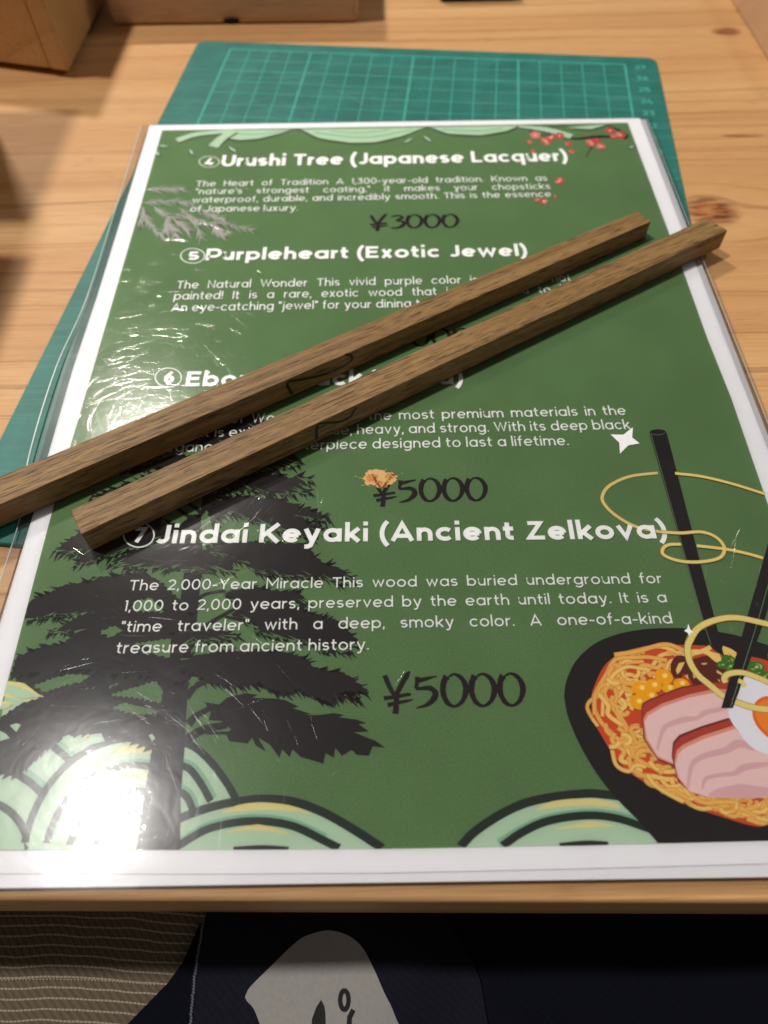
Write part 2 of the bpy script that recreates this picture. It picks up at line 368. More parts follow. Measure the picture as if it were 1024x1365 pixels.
# ------------------------------------------------------------------ stroke lettering
def arc(cx, cy, rx, ry, a0, a1, n=None):
    n = n or max(4, int(abs(a1 - a0) / 14))
    return [(cx + rx * math.cos(R(a0 + (a1 - a0) * k / n)), cy + ry * math.sin(R(a0 + (a1 - a0) * k / n))) for k in range(n + 1)]
def glyph(c, w):
    """advance width and centre-line strokes; cap height .70, x-height .50"""
    h = w / 2; X = 0.5; C = 0.70; S = []
    W = .56; rx = (W - w) / 2; ry = (X + .02 - w) / 2; cx = W / 2; cy = X / 2
    O = ('o', [(cx + rx * math.cos(R(a)), cy + ry * math.sin(R(a))) for a in range(0, 360, 15)])
    def arch(x0, x1, top=X):                                     # n-shaped arch from x0 to x1
        r = (x1 - x0) / 2
        return [(x0, 0), (x0, .26)] , arc((x0 + x1) / 2, top - h - min(r, .24), r, min(r, .24), 180, 0) + [(x1, 0)]
    adv = W
    if c == ' ': return .27, []
    if c == 'a': S = [O, [(W - h, 0), (W - h, X)]]
    elif c == 'b': S = [O, [(h, 0), (h, .74)]]
    elif c == 'c': S = [arc(cx, cy, rx, ry, 42, 318)]; adv = .50
    elif c == 'd': S = [O, [(W - h, 0), (W - h, .74)]]
    elif c == 'e': S = [arc(cx, cy, rx, ry, 0, 318), [(h, cy), (W - h, cy)]]; adv = W - .01
    elif c == 'f': S = [[(.13, 0), (.13, .55)] + arc(.29, .55, .16, .16, 180, 95), [(0, X - h), (.30, X - h)]]; adv = .30
    elif c == 'g': S = [O, [(W - h, X), (W - h, .02)] + arc(cx, .02, rx, .19, 0, -145)]
    elif c == 'h': a, b_ = arch(h, .48 - h); S = [[(h, 0), (h, .74)], b_]; adv = .48
    elif c == 'i': S = [[(h, 0), (h, X)], [(h, .60), (h, .60 + max(w, .09))]]; adv = w
    elif c == 'j': S = [[(h + .05, X), (h + .05, -.08), (h, -.17), (-.06, -.19)], [(h + .05, .60), (h + .05, .60 + max(w, .09))]]; adv = w + .05
    elif c == 'k': S = [[(h, 0), (h, .74)], [(.42, X), (h, .16)], [(.17, .27), (.46 - h * .5, 0)]]; adv = .46
    elif c == 'l': S = [[(h, 0), (h, .74)]]; adv = w
    elif c == 'm':
        x1 = .42 - h * .4; S = [[(h, 0), (h, X)], arch(h, x1)[1], arch(x1, 2 * x1 - h)[1]]; adv = 2 * x1
    elif c == 'n': S = [[(h, 0), (h, X)], arch(h, .48 - h)[1]]; adv = .48
    elif c == 'o': S = [O]
    elif c == 'p': S = [O, [(h, -.19), (h, X)]]
    elif c == 'q': S = [O, [(W - h, -.19), (W - h, X)]]
    elif c == 'r': S = [[(h, 0), (h, X)], arc(.26, .26, .26 - h, .24 - h, 180, 85)]; adv = .29
    elif c == 's':
        r2 = (X + .01 - w) / 4; rr = (.42 - w) / 2; S = [arc(.21, X - h - r2, rr, r2, 30, 270, 12) [:-1] + arc(.21, h + r2, rr, r2, 90, -150, 12)]; adv = .42
    elif c == 't': S = [[(.13, .66), (.13, .16)] + arc(.27, .16, .14, .16 - h, 180, 280), [(0, X - h), (.31, X - h)]]; adv = .32
    elif c == 'u': r = (.48 - w) / 2; S = [[(h, X), (h, .24)] + arc(.24, h + .22 - .0, r, .22, 180, 360) + [(.48 - h, X)], [(.48 - h, .3), (.48 - h, 0)]]; adv = .48
    elif c == 'v': S = [[(h * .8, X), (.25, h * .8), (.50 - h * .8, X)]]; adv = .50
    elif c == 'w': S = [[(h * .8, X), (.21, h * .8), (.37, X - h), (.53, h * .8), (.74 - h * .8, X)]]; adv = .74
    elif c == 'x': S = [[(h, X), (.46 - h, 0)], [(.46 - h, X), (h, 0)]]; adv = .46
    elif c == 'y': S = [[(h * .8, X), (.255, .03)], [(.50 - h * .8, X), (.22, -.13), (.14, -.17), (.04, -.17)]]; adv = .50
    elif c == 'z': S = [[(h, X - h), (.42 - h, X - h), (h, h), (.42, h)]]; adv = .43
    elif c == 'A': S = [[(h * .7, 0), (.34, C - h * .6), (.68 - h * .7, 0)], [(.15, .19), (.53, .19)]]; adv = .68
    elif c == 'B': S = [[(h, 0), (h, C - h), (.33, C - h)] + arc(.33, C - h - .155, .15, .155, 90, -90)[1:] + [(h, C - h - .31)], [(.33, C - h - .31)] + arc(.35, h + .17, .17, .17, 90, -90)[1:] + [(h, h)]]; adv = .58
    elif c == 'E': S = [[(.50, C - h), (h, C - h), (h, h), (.51, h)], [(h, C / 2 + .01), (.46, C / 2 + .01)]]; adv = .52
    elif c == 'H': S = [[(h, 0), (h, C)], [(.60 - h, 0), (.60 - h, C)], [(h, .36), (.60 - h, .36)]]; adv = .60
    elif c == 'I': S = [[(h, 0), (h, C)]]; adv = w
    elif c == 'J': S = [[(.42 - h, C), (.42 - h, .24)] + arc(.20, .21, .22 - h, .21 - h, 0, -145)]; adv = .42
    elif c == 'K': S = [[(h, 0), (h, C)], [(.56, C), (h, .22)], [(.22, .38), (.60 - h * .5, 0)]]; adv = .60
    elif c == 'L': S = [[(h, C), (h, h), (.46, h)]]; adv = .47
    elif c == 'M': S = [[(h, 0), (h, C - .02), (.38, .22), (.76 - h, C - .02), (.76 - h, 0)]]; adv = .76
    elif c == 'N': S = [[(h, 0), (h, C - .02), (.60 - h, .02), (.60 - h, C)]]; adv = .60
    elif c == 'P': S = [[(h, 0), (h, C - h), (.33, C - h)] + arc(.34, C - h - .2, .20, .2, 90, -90)[1:] + [(h, C - h - .4)]]; adv = .56
    elif c == 'T': S = [[(0, C - h), (.56, C - h)], [(.28, C - h), (.28, 0)]]; adv = .56
    elif c == 'U': S = [[(h, C), (h, .28)] + arc(.30, .28, .30 - h, .29 - h, 180, 360) + [(.60 - h, C)]]; adv = .60
    elif c == 'W': S = [[(h * .8, C), (.27, h), (.47, C - .05), (.67, h), (.94 - h * .8, C)]]; adv = .94
    elif c == 'Y': S = [[(h * .7, C), (.30, .28), (.60 - h * .7, C)], [(.30, .28), (.30, 0)]]; adv = .60
    elif c == 'Z': S = [[(h, C - h), (.54 - h * 1.2, C - h), (h * 1.2, h), (.55, h)]]; adv = .56
    elif c == '0': S = [('o', [(.27 + (.27 - h) * math.cos(R(a)), .35 + (.36 - h) * math.sin(R(a))) for a in range(0, 360, 15)])]; adv = .54
    elif c == '1': S = [[(0, C - h), (.17 - h, C - h), (.17 - h, 0)]]; adv = .18
    elif c == '2': S = [arc(.24, C - h - .17, .20, .17, 165, -35) + [(h, h), (.48, h)]]; adv = .49
    elif c == '3': S = [[(.02, C - h), (.42, C - h), (.22, .42)] + arc(.23, .22, .22, .22 - h, 80, -145)]; adv = .48
    elif c == '4': S = [[(.34, 0), (.34, .30)], [(.30, C), (.03, .17), (.52, .17)]]; adv = .53
    elif c == '5': S = [[(.44, C - h), (.10, C - h), (.07, .40)] + arc(.23, .22, .22, .22 - h, 120, -145)]; adv = .48
    elif c == '6': S = [('o', [(.25 + (.25 - h) * math.cos(R(a)), .23 + (.235 - h) * math.sin(R(a))) for a in range(0, 360, 15)]), [(.34, C), (.05, .33)]]; adv = .50
    elif c == '7': S = [[(0, C - h), (.42 - h * .6, C - h), (.13, 0)]]; adv = .46
    elif c == '.': S = [[(.05, 0), (.05, max(w, .09))]]; adv = .10
    elif c == ',': S = [[(.06, max(w, .09)), (.03, -.10)]]; adv = .10
    elif c == "'": S = [[(.04, C), (.04, .50)]]; adv = .08
    elif c in '"': S = [[(.04, C), (.04, .50)], [(.17, C), (.17, .50)]]; adv = .21
    elif c == '-': S = [[(0, .26), (.30, .26)]]; adv = .30
    elif c == '!': S = [[(h, C), (h, .2)], [(h, 0), (h, .09)]]; adv = w
    elif c == '(': S = [arc(.62, .29, .56, .64, 134, 226, 10)]; adv = .24
    elif c == ')': S = [arc(-.38, .29, .56, .64, 46, -46, 10)]; adv = .20
    elif c == '%': S = [('o', [(.13 + .09 * math.cos(R(a)), .56 + .1 * math.sin(R(a))) for a in range(0, 360, 30)]), ('o', [(.5 + .09 * math.cos(R(a)), .14 + .1 * math.sin(R(a))) for a in range(0, 360, 30)]), [(.12, 0), (.5, C)]]; adv = .63
    return adv, S
def natural(s, w, ls):
    return sum(glyph(c, w)[0] + (ls if c != ' ' else 0) for c in s)
ZS = 2.70
def text_line(name, s, a, b, cap, w, z, parent, mat, mode='fit', sx=1.0, ls=.085, shadow=None, sh=(.15, -.12)):
    """a, b: photograph places of the baseline's ends; cap: (x, ytop, ybottom)"""
    A = P(a[0], a[1], z); B = P(b[0], b[1], z)
    capmm = (P(cap[0], cap[1], z) - P(cap[0], cap[2], z)).length
    k = capmm / .70; u = (B - A).normalized(); L = (B - A).length; v = Vector((-u.y, u.x, 0))
    nat = (natural(s, w, ls) - ls)
    extra = 0
    if mode == 'fit': sx = L / (nat * k)
    else:
        extra = (L - nat * k * sx) / max(1, s.count(' '))
        if extra < 0: sx = L / (nat * k); extra = 0
    def lay(mbx, off, zz):
        x = 0.0; q = 0
        for c in s:
            adv, S = glyph(c, w)
            for j, st in enumerate(S):
                closed = isinstance(st, tuple)
                pts = st[1] if closed else st
                zz2 = zz + 0.003 * j
                pp = [A + u * ((x + px * k * sx) + off[0]) + v * (py * k + off[1]) + Vector((0, 0, zz2 - A.z)) for px, py in pts]
                mbx.ribbon(pp, w * k * (0.5 + 0.5 * min(1.15, sx)), closed)
            x += (adv + (ls if c != ' ' else 0)) * k * sx + (extra if c == ' ' else 0)
    m = MB(); lay(m, (0, 0), z); o = m.build(name, mat, parent)
    if shadow:
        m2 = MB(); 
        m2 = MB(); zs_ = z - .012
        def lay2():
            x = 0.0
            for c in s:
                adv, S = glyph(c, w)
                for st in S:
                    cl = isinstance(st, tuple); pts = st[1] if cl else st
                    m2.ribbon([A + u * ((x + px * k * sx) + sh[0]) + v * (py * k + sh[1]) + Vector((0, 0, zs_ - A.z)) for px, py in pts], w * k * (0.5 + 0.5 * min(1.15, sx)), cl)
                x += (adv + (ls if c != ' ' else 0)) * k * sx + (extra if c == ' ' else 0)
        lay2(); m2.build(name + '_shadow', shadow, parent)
    return o

# ------------------------------------------------------------------ table (the setting)
def table():
    m = MB()
    e0 = P(0, 1200, 0); e1 = P(1024, 1204, 0)
    sl = (e1.y - e0.y) / (e1.x - e0.x)
    xs = [-700, -300, -150, -75, 0, 75, 150, 300, 700]
    fy = lambda x: e0.y + sl * (x - e0.x)
    prof = []                                                    # (dy, z) : rounded front edge
    r = 1.3
    prof.append((700, 0))
    for k in range(7):
        a = R(90 * k / 6); prof.append((-r * math.sin(a) + r, r * math.cos(a) - r))
    prof.append((0.0, -29)); prof.append((0.8, -30)); prof.append((700, -30))
    pts = []; f = []
    n = len(prof)
    for x in xs:
        for dy, z in prof: pts.append((x, fy(x) + dy if dy < 600 else 720, z))
    for i in range(len(xs) - 1):
        for j in range(n - 1):
            a = i * n + j; f.append((a, a + 1, a + n + 1, a + n))
    f.append(tuple(range(n))); f.append(tuple(reversed(range((len(xs) - 1) * n, len(xs) * n))))
    f.append(tuple([i * n for i in range(len(xs))] + [i * n + n - 1 for i in reversed(range(len(xs)))]))
    m.add(pts, f)
    o = m.build('tabletop', TABLE)
    tag(o, kind='structure')
table()

def rbox(name, corner, ux, uy, w, d, z0, z1, mat, parent, bev=1.0, hollow=0):
    """box with rounded edges; corner + direction vectors in mm"""
    import bmesh
    bm = bmesh.new()
    ux = ux.normalized(); uy = uy.normalized()
    vs = []
    for z in (z0, z1):
        for a, b_ in ((0, 0), (1, 0), (1, 1), (0, 1)):
            p = corner + ux * w * a + uy * d * b_; vs.append(bm.verts.new((p.x * MM, p.y * MM, z * MM)))
    for q in ((3, 2, 1, 0), (4, 5, 6, 7), (0, 1, 5, 4), (1, 2, 6, 5), (2, 3, 7, 6), (3, 0, 4, 7)):
        bm.faces.new([vs[i] for i in q])
    bmesh.ops.recalc_face_normals(bm, faces=bm.faces)
    if bev: bmesh.ops.bevel(bm, geom=list(bm.edges), offset=bev * MM, segments=3, affect='EDGES', profile=0.5)
    me = bpy.data.meshes.new(name); bm.to_mesh(me); bm.free()
    me.materials.append(mat)
    o = bpy.data.objects.new(name, me); col.objects.link(o)
    if parent is not None:
        M = Matrix.LocRotScale(parent.location, parent.rotation_euler, parent.scale).inverted()
        me.transform(M); o.parent = parent
    return o

# crate at top left, standing on two runners
c0 = P(92, 96, 3.0); c1 = P(0, 84, 3.0); c2 = P(130, 20, 3.0)
crate = empty('wooden_crate', (c0.x, c0.y, 0)); tag(crate, 'closed pale wooden crate on thin runners at the top left corner of the table', 'crate')
uL = (c1 - c0); uB = Vector((-uL.y, uL.x, 0)) * -1
if uB.dot(c2 - c0) < 0: uB = -uB
uB = (c2 - c0)
un = uL.normalized(); ub = uB.normalized()
rbox('side_board', c0, uL, uB, 9.5, 90, 3.0, 46, CRATE, crate, 1.1)
rbox('front_board', c0 + un * 9.7 + ub * .5, uL, uB, 132, 9, 3.0, 46, CRATE, crate, 1.0)
rbox('side_board', c0 + un * 141.9, uL, uB, 9.5, 90, 3.0, 46, CRATE, crate, 1.1)
rbox('back_board', c0 + un * 9.7 + ub * 80, uL, uB, 132, 9, 3.0, 46, CRATE, crate, 1.0)
lidc = c0 - uL.normalized() * 1.2 - uB.normalized() * 1.2
rbox('lid', lidc, uL, uB, 152.4, 92.4, 46.3, 54, CRATE, crate, 1.3)
for s in (12, 72):
    rbox('runner', c0 + uL.normalized() * 12 + uB.normalized() * s, uL, uB, 126, 8, 0.2, 3.2, CRATE, crate, 0.4)

b0 = P(478, 31, 0); b1 = P(150, 35, 0)
brd = empty('wooden_block', (b0.x, b0.y, 0)); tag(brd, 'long pinkish pale wooden block lying behind the cutting mat', 'block')
rbox('block_body', b0, b1 - b0, Vector((0, 1, 0)), (b1 - b0).length + 0, 48, 0.1, 34, CRATE2, brd, 2.5)
mk = MB(); kp = onplane(309, 28, b0, Vector((0, 1, 0)))
ring = [Vector((kp.x + 4.2 * math.cos(R(a)) * (1 + .2 * math.sin(3 * R(a))), kp.y - 0.35, max(0.3, kp.z + 1.6 * math.sin(R(a))))) for a in range(0, 360, 30)]
mk.add(ring, [tuple(reversed(range(12)))]); mk.build('knot', plain('dark_knot', srgb(34, 20, 14), .7), brd)

r0 = P(975, 0, 0); r1 = P(1024, 85, 0)
rb = empty('wooden_tray', (r0.x, r1.y - 40, 0)); tag(rb, 'pale wooden tray edge at the top right corner of the table', 'tray')
ud = Vector((0, 1, 0))
rbox('side_board', Vector((188, 340, 0)), Vector((1, 0, 0)), ud, 9, 150, 0.1, 17, CRATE2, rb, 0.8)
rbox('base_board', Vector((197.1, 340.5, 0)), Vector((1, 0, 0)), ud, 110, 149, 0.1, 9, CRATE, rb, 0.4)
rbox('side_board', Vector((307.2, 340, 0)), Vector((1, 0, 0)), ud, 9, 150, 0.1, 17, CRATE2, rb, 0.8)

bk = P(632, 3, 0)
BLK = plain('black_plastic', srgb(26, 24, 24), .45, .4)
tl = empty('black_holder', (bk.x, bk.y, 0)); tag(tl, 'small black holder at the far edge behind the mat', 'holder')
rbox('holder_base', Vector((bk.x - 19, bk.y, 0)), Vector((1, 0, 0)), ud, 42, 30, 0.1, 9, BLK, tl, 3.0)
rbox('holder_top', Vector((bk.x - 12, bk.y + 6, 0)), Vector((1, 0, 0)), ud, 28, 18, 9.2, 15, BLK, tl, 2.0)

# unseen crate added left of the frame to cast shadows on the table
sc = empty('wooden_crate', (-215, 290, 0)); tag(sc, 'tall pale wooden crate added unseen past the left edge to cast shadows on the table', 'crate')
rbox('shadow_crate_body', Vector((-268, 258, 0)), Vector((1, 0, 0)), Vector((0, 1, 0)), 93, 74, 0.1, 108, CRATE, sc, 1.3)
rbox('lid', Vector((-269, 257, 0)), Vector((1, 0, 0)), Vector((0, 1, 0)), 95, 76, 108.3, 116, CRATE, sc, 1.3)

sc = empty('wooden_crate', (-206, 205, 0)); tag(sc, 'smaller pale wooden crate added unseen past the left edge, nearer than the tall one, to cast shadows', 'crate')  # second added crate, out of view, throws the nearer shadow on the table
rbox('shadow_crate_body', Vector((-252, 176, 0)), Vector((1, 0, 0)), Vector((0, 1, 0)), 88, 60, 0.1, 92, CRATE, sc, 1.3)
rbox('lid', Vector((-253, 175, 0)), Vector((1, 0, 0)), Vector((0, 1, 0)), 90, 62, 92.3, 99, CRATE, sc, 1.3)
# ------------------------------------------------------------------ cutting mat
MO = Vector((-70.908, 383.43, 0)); MT = -0.11657
mat_e = empty('cutting_mat', MO, MT); tag(mat_e, 'green cutting mat with a pale centimetre grid under the laminated sheets', 'cutting mat')
mc, ms = math.cos(MT), math.sin(MT)
def ML(x, y, z): return Vector((MO.x + mc * x - ms * y, MO.y + ms * x + mc * y, z))
def build_mat():
    x0, x1, y0, y1, r = -17.8, 205.6, -282, 7.6, 5
    ring = []
    for cx, cy, a in ((x1 - r, y1 - r, 0), (x0 + r, y1 - r, 90), (x0 + r, y0 + r, 180), (x1 - r, y0 + r, 270)):
        for k in range(7):
            t = R(a + 15 * k); ring.append((cx, cy, math.cos(t), math.sin(t), r))
    m = MB(); n = len(ring); pts = []
    for inset, z in ((0.0, 0.1), (0.0, 1.7), (0.3, 2.0)):
        for cx, cy, c, s_, rr in ring: pts.append(ML(cx + c * (rr - inset), cy + s_ * (rr - inset), z))
    f = [tuple(2 * n + i for i in range(n))]
    for l in range(2):
        for i in range(n):
            j = (i + 1) % n; f.append((l * n + i, l * n + j, (l + 1) * n + j, (l + 1) * n + i))
    m.add(pts, f); m.build('mat_sheet', mat_mat(), mat_e)
    LN = plain('mat_print', srgb(66, 160, 146), .55, .3, 500, .22)
    g = MB()
    for i in range(20):
        g.ribbon([ML(i * 10, 0, 2.02), ML(i * 10, -270, 2.02)], 0.85 if i % 5 == 4 or i in (0, 19) else 0.42)
    for j in range(28):
        g.ribbon([ML(0, -j * 10, 2.03), ML(190, -j * 10, 2.03)], 0.9 if j in (0, 27) else (0.6 if j % 5 == 2 else 0.36))
    g.build('grid_lines', LN, mat_e)
    kc = MB(); rnd = random.Random(31)
    for k in range(46):
        x = rnd.uniform(-12, 200); y = rnd.uniform(-60, 4) if k < 30 else rnd.uniform(-270, -60); a = rnd.gauss(0, .5) + (1.57 if rnd.random() < .4 else 0); L = rnd.uniform(6, 45)
        p1 = ML(x, y, 2.045 + k * .0005); p2 = ML(min(204, max(-16, x + L * math.cos(a))), min(6, y + L * math.sin(a)), 2.045 + k * .0005)
        kc.ribbon([p1, p2], rnd.uniform(.06, .16))
    o = kc.build('knife_cuts', plain('cut_mark', srgb(108, 158, 150), .8), mat_e); o['kind'] = 'stuff'
    for j in range(0, 9):
        s = str(27 - j); t = MB()
        xo = 0.0
        for ch in s:
            adv, S = glyph(ch, .10)
            for q, st in enumerate(S):
                cl = isinstance(st, tuple); pts = st[1] if cl else st
                t.ribbon([ML(194.5 + (xo + a) * 4.6, -j * 10 - 4.2 + b_ * 5.2, 2.02 + .003 * q) for a, b_ in pts], .7, cl)
            xo += adv + .12
        t.build('number', LN, mat_e)
build_mat()

# ------------------------------------------------------------------ second sheet below
PO = Vector((-93.573, 310.13, 0)); PT_ = -0.0041
def sheet_pts(off, ex, z):
    c, s = math.cos(PT_), math.sin(PT_)
    def q(x, y): return Vector((PO.x + off[0] + c * x - s * y, PO.y + off[1] + s * x + c * y, z))
    return q
def slab(name, quad, th, mat, parent):
    m = MB(); n = len(quad)
    top = quad; bot = [p - Vector((0, 0, th)) for p in quad]
    f = []
    for i in range(n):
        j = (i + 1) % n; f.append((n + i, n + j, j, i))
    m.add(top + bot, f)
    m.poly(top); m.poly([Vector((p.x, p.y, p.z)) for p in bot])
    return m.build(name, mat, parent)
W_, H_ = 202.62, 285.39; BORD = 5.2
s2 = empty('laminated_sheet', (PO.x + 3, PO.y - 1.8, 2.1)); tag(s2, 'lower laminated sheet whose white edge shows to the right of the top price list', 'laminated sheet')
q = sheet_pts((3.0, -1.7), 0, 2.32)
slab('paper', [q(-BORD, BORD), q(-BORD, -H_ - BORD), q(W_ + BORD, -H_ - BORD), q(W_ + BORD, BORD)], .12, I['paper'], s2)
q = sheet_pts((3.0, -1.7), 0, 2.34)
m = MB(); m.poly([q(0, 0), q(0, -H_), q(W_, -H_), q(W_, 0)]); m.build('green_print', I['green'], s2)
q = sheet_pts((3.0, -1.7), 0, 2.40); E2 = BORD + 2.6
m = MB(); m.poly([q(-E2, E2), q(-E2, -H_ - BORD - .8), q(W_ + E2, -H_ - BORD - .8), q(W_ + E2, E2)]); m.build('clear_film', FILM, s2)

# ------------------------------------------------------------------ top sheet
sh = empty('laminated_price_list', (PO.x, PO.y, ZS)); tag(sh, 'laminated green price list of chopstick woods on top of the other sheet', 'price list')
EL = [(199.6, 167.0), (169.4, 265.5), (129, 396), (97, 492), (62.9, 610.5), (46.9, 677), (0, 831)]
PL = [(216.3, 173.7), (188.9, 269.4), (145, 420), (93.3, 597), (74.7, 662.5), (1.5, 941)]
PR = [(837, 163.5), (891.9, 310.6), (908.5, 354.4), (942.4, 449.3), (974.9, 530.7), (1024, 673)]
PB = [(0, 1134), (256, 1133.3), (512, 1131.8), (768, 1127.5), (1024, 1121)]
EB = [(0, 1164.5), (256, 1165), (512, 1163.5), (768, 1158), (1024, 1151)]
qs = sheet_pts((0, 0), 0, ZS)
paper = [P(*p, ZS) for p in EL] + [qs(-BORD - .6, -H_ - BORD)] + [P(*p, ZS) for p in EB] + [qs(W_ + BORD, -H_ - BORD)]
paper += [p + Vector((BORD, 0.0, 0)) for p in reversed([P(*p, ZS) for p in PR[1:]])] + [P(853, 157.5, ZS)]
slab('paper', paper, .16, I['paper'], sh)
zg = ZS + 0.02
green = [P(*p, zg) for p in PL] + [qs(-.6, -H_)] + [P(*p, zg) for p in PB] + [qs(W_, -H_)] + [P(*p, zg) for p in reversed(PR)]
m = MB(); m.poly([Vector((p.x, p.y, zg)) for p in green]); art = m.build('green_print', I['green'], sh)
GREEN_POLY = [Vector((p.x, p.y)) for p in green]

BOTW = [P(*p, ZS) * MM for p in PB]; LEFTW = [P(*p, ZS) * MM for p in PL] + [qs(-.6, -H_) * MM]
def clampv(p):
    yb = BOTW[0].y if p.x < BOTW[0].x else BOTW[-1].y
    for a, b in zip(BOTW, BOTW[1:]):
        if a.x <= p.x <= b.x: yb = a.y + (b.y - a.y) * (p.x - a.x) / (b.x - a.x)
    xl = LEFTW[-1].x
    for a, b in zip(LEFTW, LEFTW[1:]):
        if b.y <= p.y <= a.y: xl = b.x + (a.x - b.x) * (p.y - b.y) / (a.y - b.y)
    return Vector((max(p.x, xl), min(max(p.y, yb), LEFTW[0].y + .0002), p.z))
CLAMP += [art, clampv]
Z = [ZS + 0.024]; ZBASE = ZS + 0.024
def nz(step=0.006): Z[0] += step * 0.45; return Z[0]
def strokes(name, mat, items, step=0.004):
    """items: (px points, width in mm or list of widths, smoothing)"""
    few = len(items) <= 16
    m = MB()
    for it in items:
        pts, w = it[0], it[1]
        z = nz(step)
        pp = catmull(PX(pts, z), it[2] if len(it) > 2 else 6)
        if isinstance(w, (list, tuple)):
            n = len(pp); W2 = []
            for i in range(n):
                f = i / (n - 1) * (len(w) - 1); i0 = int(f); f -= i0
                W2.append(w[i0] * (1 - f) + w[min(len(w) - 1, i0 + 1)] * f)
            w = W2
        m.ribbon(pp, w)
        if few: m.build(name, mat, art); m = MB()
    if not few: o = m.build(name, mat, art); o['kind'] = 'stuff'
def shape(name, mat, lists, smooth=0, closed=True):
    few = len(lists) <= 16
    m = MB()
    for l in lists:
        z = nz(0.004); pp = PX(l, z)
        if smooth: pp = catmull(pp, smooth, True); pp = [Vector((p.x, p.y, z)) for p in pp]
        m.poly(pp)
        if few: m.build(name, mat, art); m = MB()
    if not few: o = m.build(name, mat, art); o['kind'] = 'stuff'

# ---- waves
def clipx(pts, z): return pts
def ell(cx, cy, a, b_, a0, a1, n=24): return [(cx + a * math.cos(R(a0 + (a1 - a0) * k / n)), cy - b_ * math.sin(R(a0 + (a1 - a0) * k / n))) for k in range(n + 1)]
YB = 1133.0
def leftx(y):                                                     # left border of the print
    for (xa, ya), (xb, yb) in zip(PL, PL[1:]):
        if ya <= y <= yb: return xa + (xb - xa) * (y - ya) / (yb - ya)
    return 1.5 - (y - 941) * .264
def keep(pts):                                                     # keep a wave outline inside the print
    return [(max(x, leftx(y)), min(y, YB - 0.2)) for x, y in pts]
DX, DY = -28, 1135
shape('wave_fill', I['wave'], [keep(ell(DX, DY, 226, 228, 90, 0) + [(DX, 1133)])])
def band(name, mat, pts, w, n=4): return strokes(name, mat, [(pts, w, n)])
def safe(pts): return [p for p in pts if p[0] >= leftx(p[1]) + 1 and p[1] <= YB - 1]
for r, wd, mt in ((225, 1.5, 'waveline'), (215, 2.6, 'yellow'), (176, 2.0, 'wave2'), (170, 1.6, 'waveline'), (120, 2, 'wave2'), (113, 1.6, 'waveline'), (66, 1.6, 'waveline')):
    pts = safe(ell(DX, DY, r, r + 2, 84, 3, 22))
    if mt == 'yellow': pts = safe(ell(DX, DY, r, r + 2, 84, 40, 12))
    if len(pts) > 2: band('wave_line', I[mt], pts, wd, 3)
BX, BY = 180, 1160
outer = ell(BX, BY, 150, 176, 170, 75) + [(251, 992), (276, 1010), (300, 1040), (314, 1064), (322, 1085), (330, 1133)]
shape('wave_fill', I['wave'], [keep(ell(BX, BY, 150, 176, 168, 75) + [(251, 992), (276, 1010), (300, 1040), (314, 1064), (322, 1090), (330, 1133), (40, 1133)])])
band('wave_line', I['waveline'], safe(ell(BX, BY, 150, 176, 168, 75)) + [(251, 992), (276, 1010), (300, 1040), (314, 1064)], 1.7, 5)
band('wave_line', I['yellow'], ell(BX, BY, 138, 162, 100, 78, 6), 1.8, 4)
for sc_, pts in ((0, safe(ell(BX, BY, 122, 140, 165, 78)) + [(245, 1021), (265, 1040), (281, 1068)]), (1, safe(ell(BX, BY, 92, 106, 165, 78)) + [(243, 1057), (258, 1081)]), (2, safe(ell(BX, BY, 60, 76, 165, 20)))):
    band('wave_line', I['wave2'], [(x + 4, y - 4) for x, y in pts], 1.6, 4)
    band('wave_line', I['waveline'], pts, 1.6, 4)
band('wave_line', I['yellow'], ell(BX, BY, 112, 128, 100, 80, 5), 1.8, 4)
A_out = [(205, 1112), (240, 1091), (281, 1076), (319, 1068), (355, 1065), (393, 1069), (431, 1083), (472, 1106), (511, 1131.5)]
shape('wave_fill', I['wave'], [[(150, 1132.8)] + [(170, 1132)] + A_out + [(340, 1132.5)]])
band('wave_line', I['wave2'], [(240, 1123), (275, 1102), (317, 1092), (355, 1091), (393, 1098), (434, 1117)], 1.7, 6)
band('wave_line', I['waveline'], [(185, 1122)] + A_out, 1.9, 6)
band('wave_line', I['waveline'], [(225, 1132), (240, 1126), (275, 1106), (317, 1096), (355, 1095), (393, 1102), (431, 1120), (453, 1131)], 1.7, 6)
band('wave_line', I['waveline'], [(311, 1132), (349, 1129.8), (385, 1132)], 1.0, 6)
strokes('wave_highlight', I['yellow'], [([(295, 1083), (320, 1077), (349, 1074.5), (385, 1077), (415, 1085)], [.2, 1.5, 1.6, 1.2, .2]), ([(303, 1109), (344, 1103), (385, 1111)], [.2, 1.3, .2])])
E_out = [(613, 1129.5), (635, 1107), (676, 1081), (717, 1066), (776, 1058), (805, 1059), (835, 1064), (870, 1080)]
shape('wave_fill', I['wave'], [E_out + [(885, 1124), (800, 1127), (700, 1129)]])
band('wave_line', I['wave2'], [(665, 1124), (697, 1105), (732, 1090.5), (782, 1083.5), (823, 1087), (862, 1098)], 1.7, 6)
band('wave_line', I['waveline'], E_out, 1.9, 6)
band('wave_line', I['waveline'], [(669, 1128), (697, 1109), (732, 1094), (782, 1087), (823, 1091), (866, 1105)], 1.7, 6)
band('wave_line', I['waveline'], [(746, 1127), (782, 1123.6), (811, 1125)], 1.0, 6)
strokes('wave_highlight', I['yellow'], [([(714, 1079.6), (735, 1073), (764, 1069.5), (800, 1070), (826, 1075)], [.2, 1.4, 1.5, 1.4, .8]), ([(741, 1105), (787, 1099), (820, 1101)], [.2, 1.3, .2])])
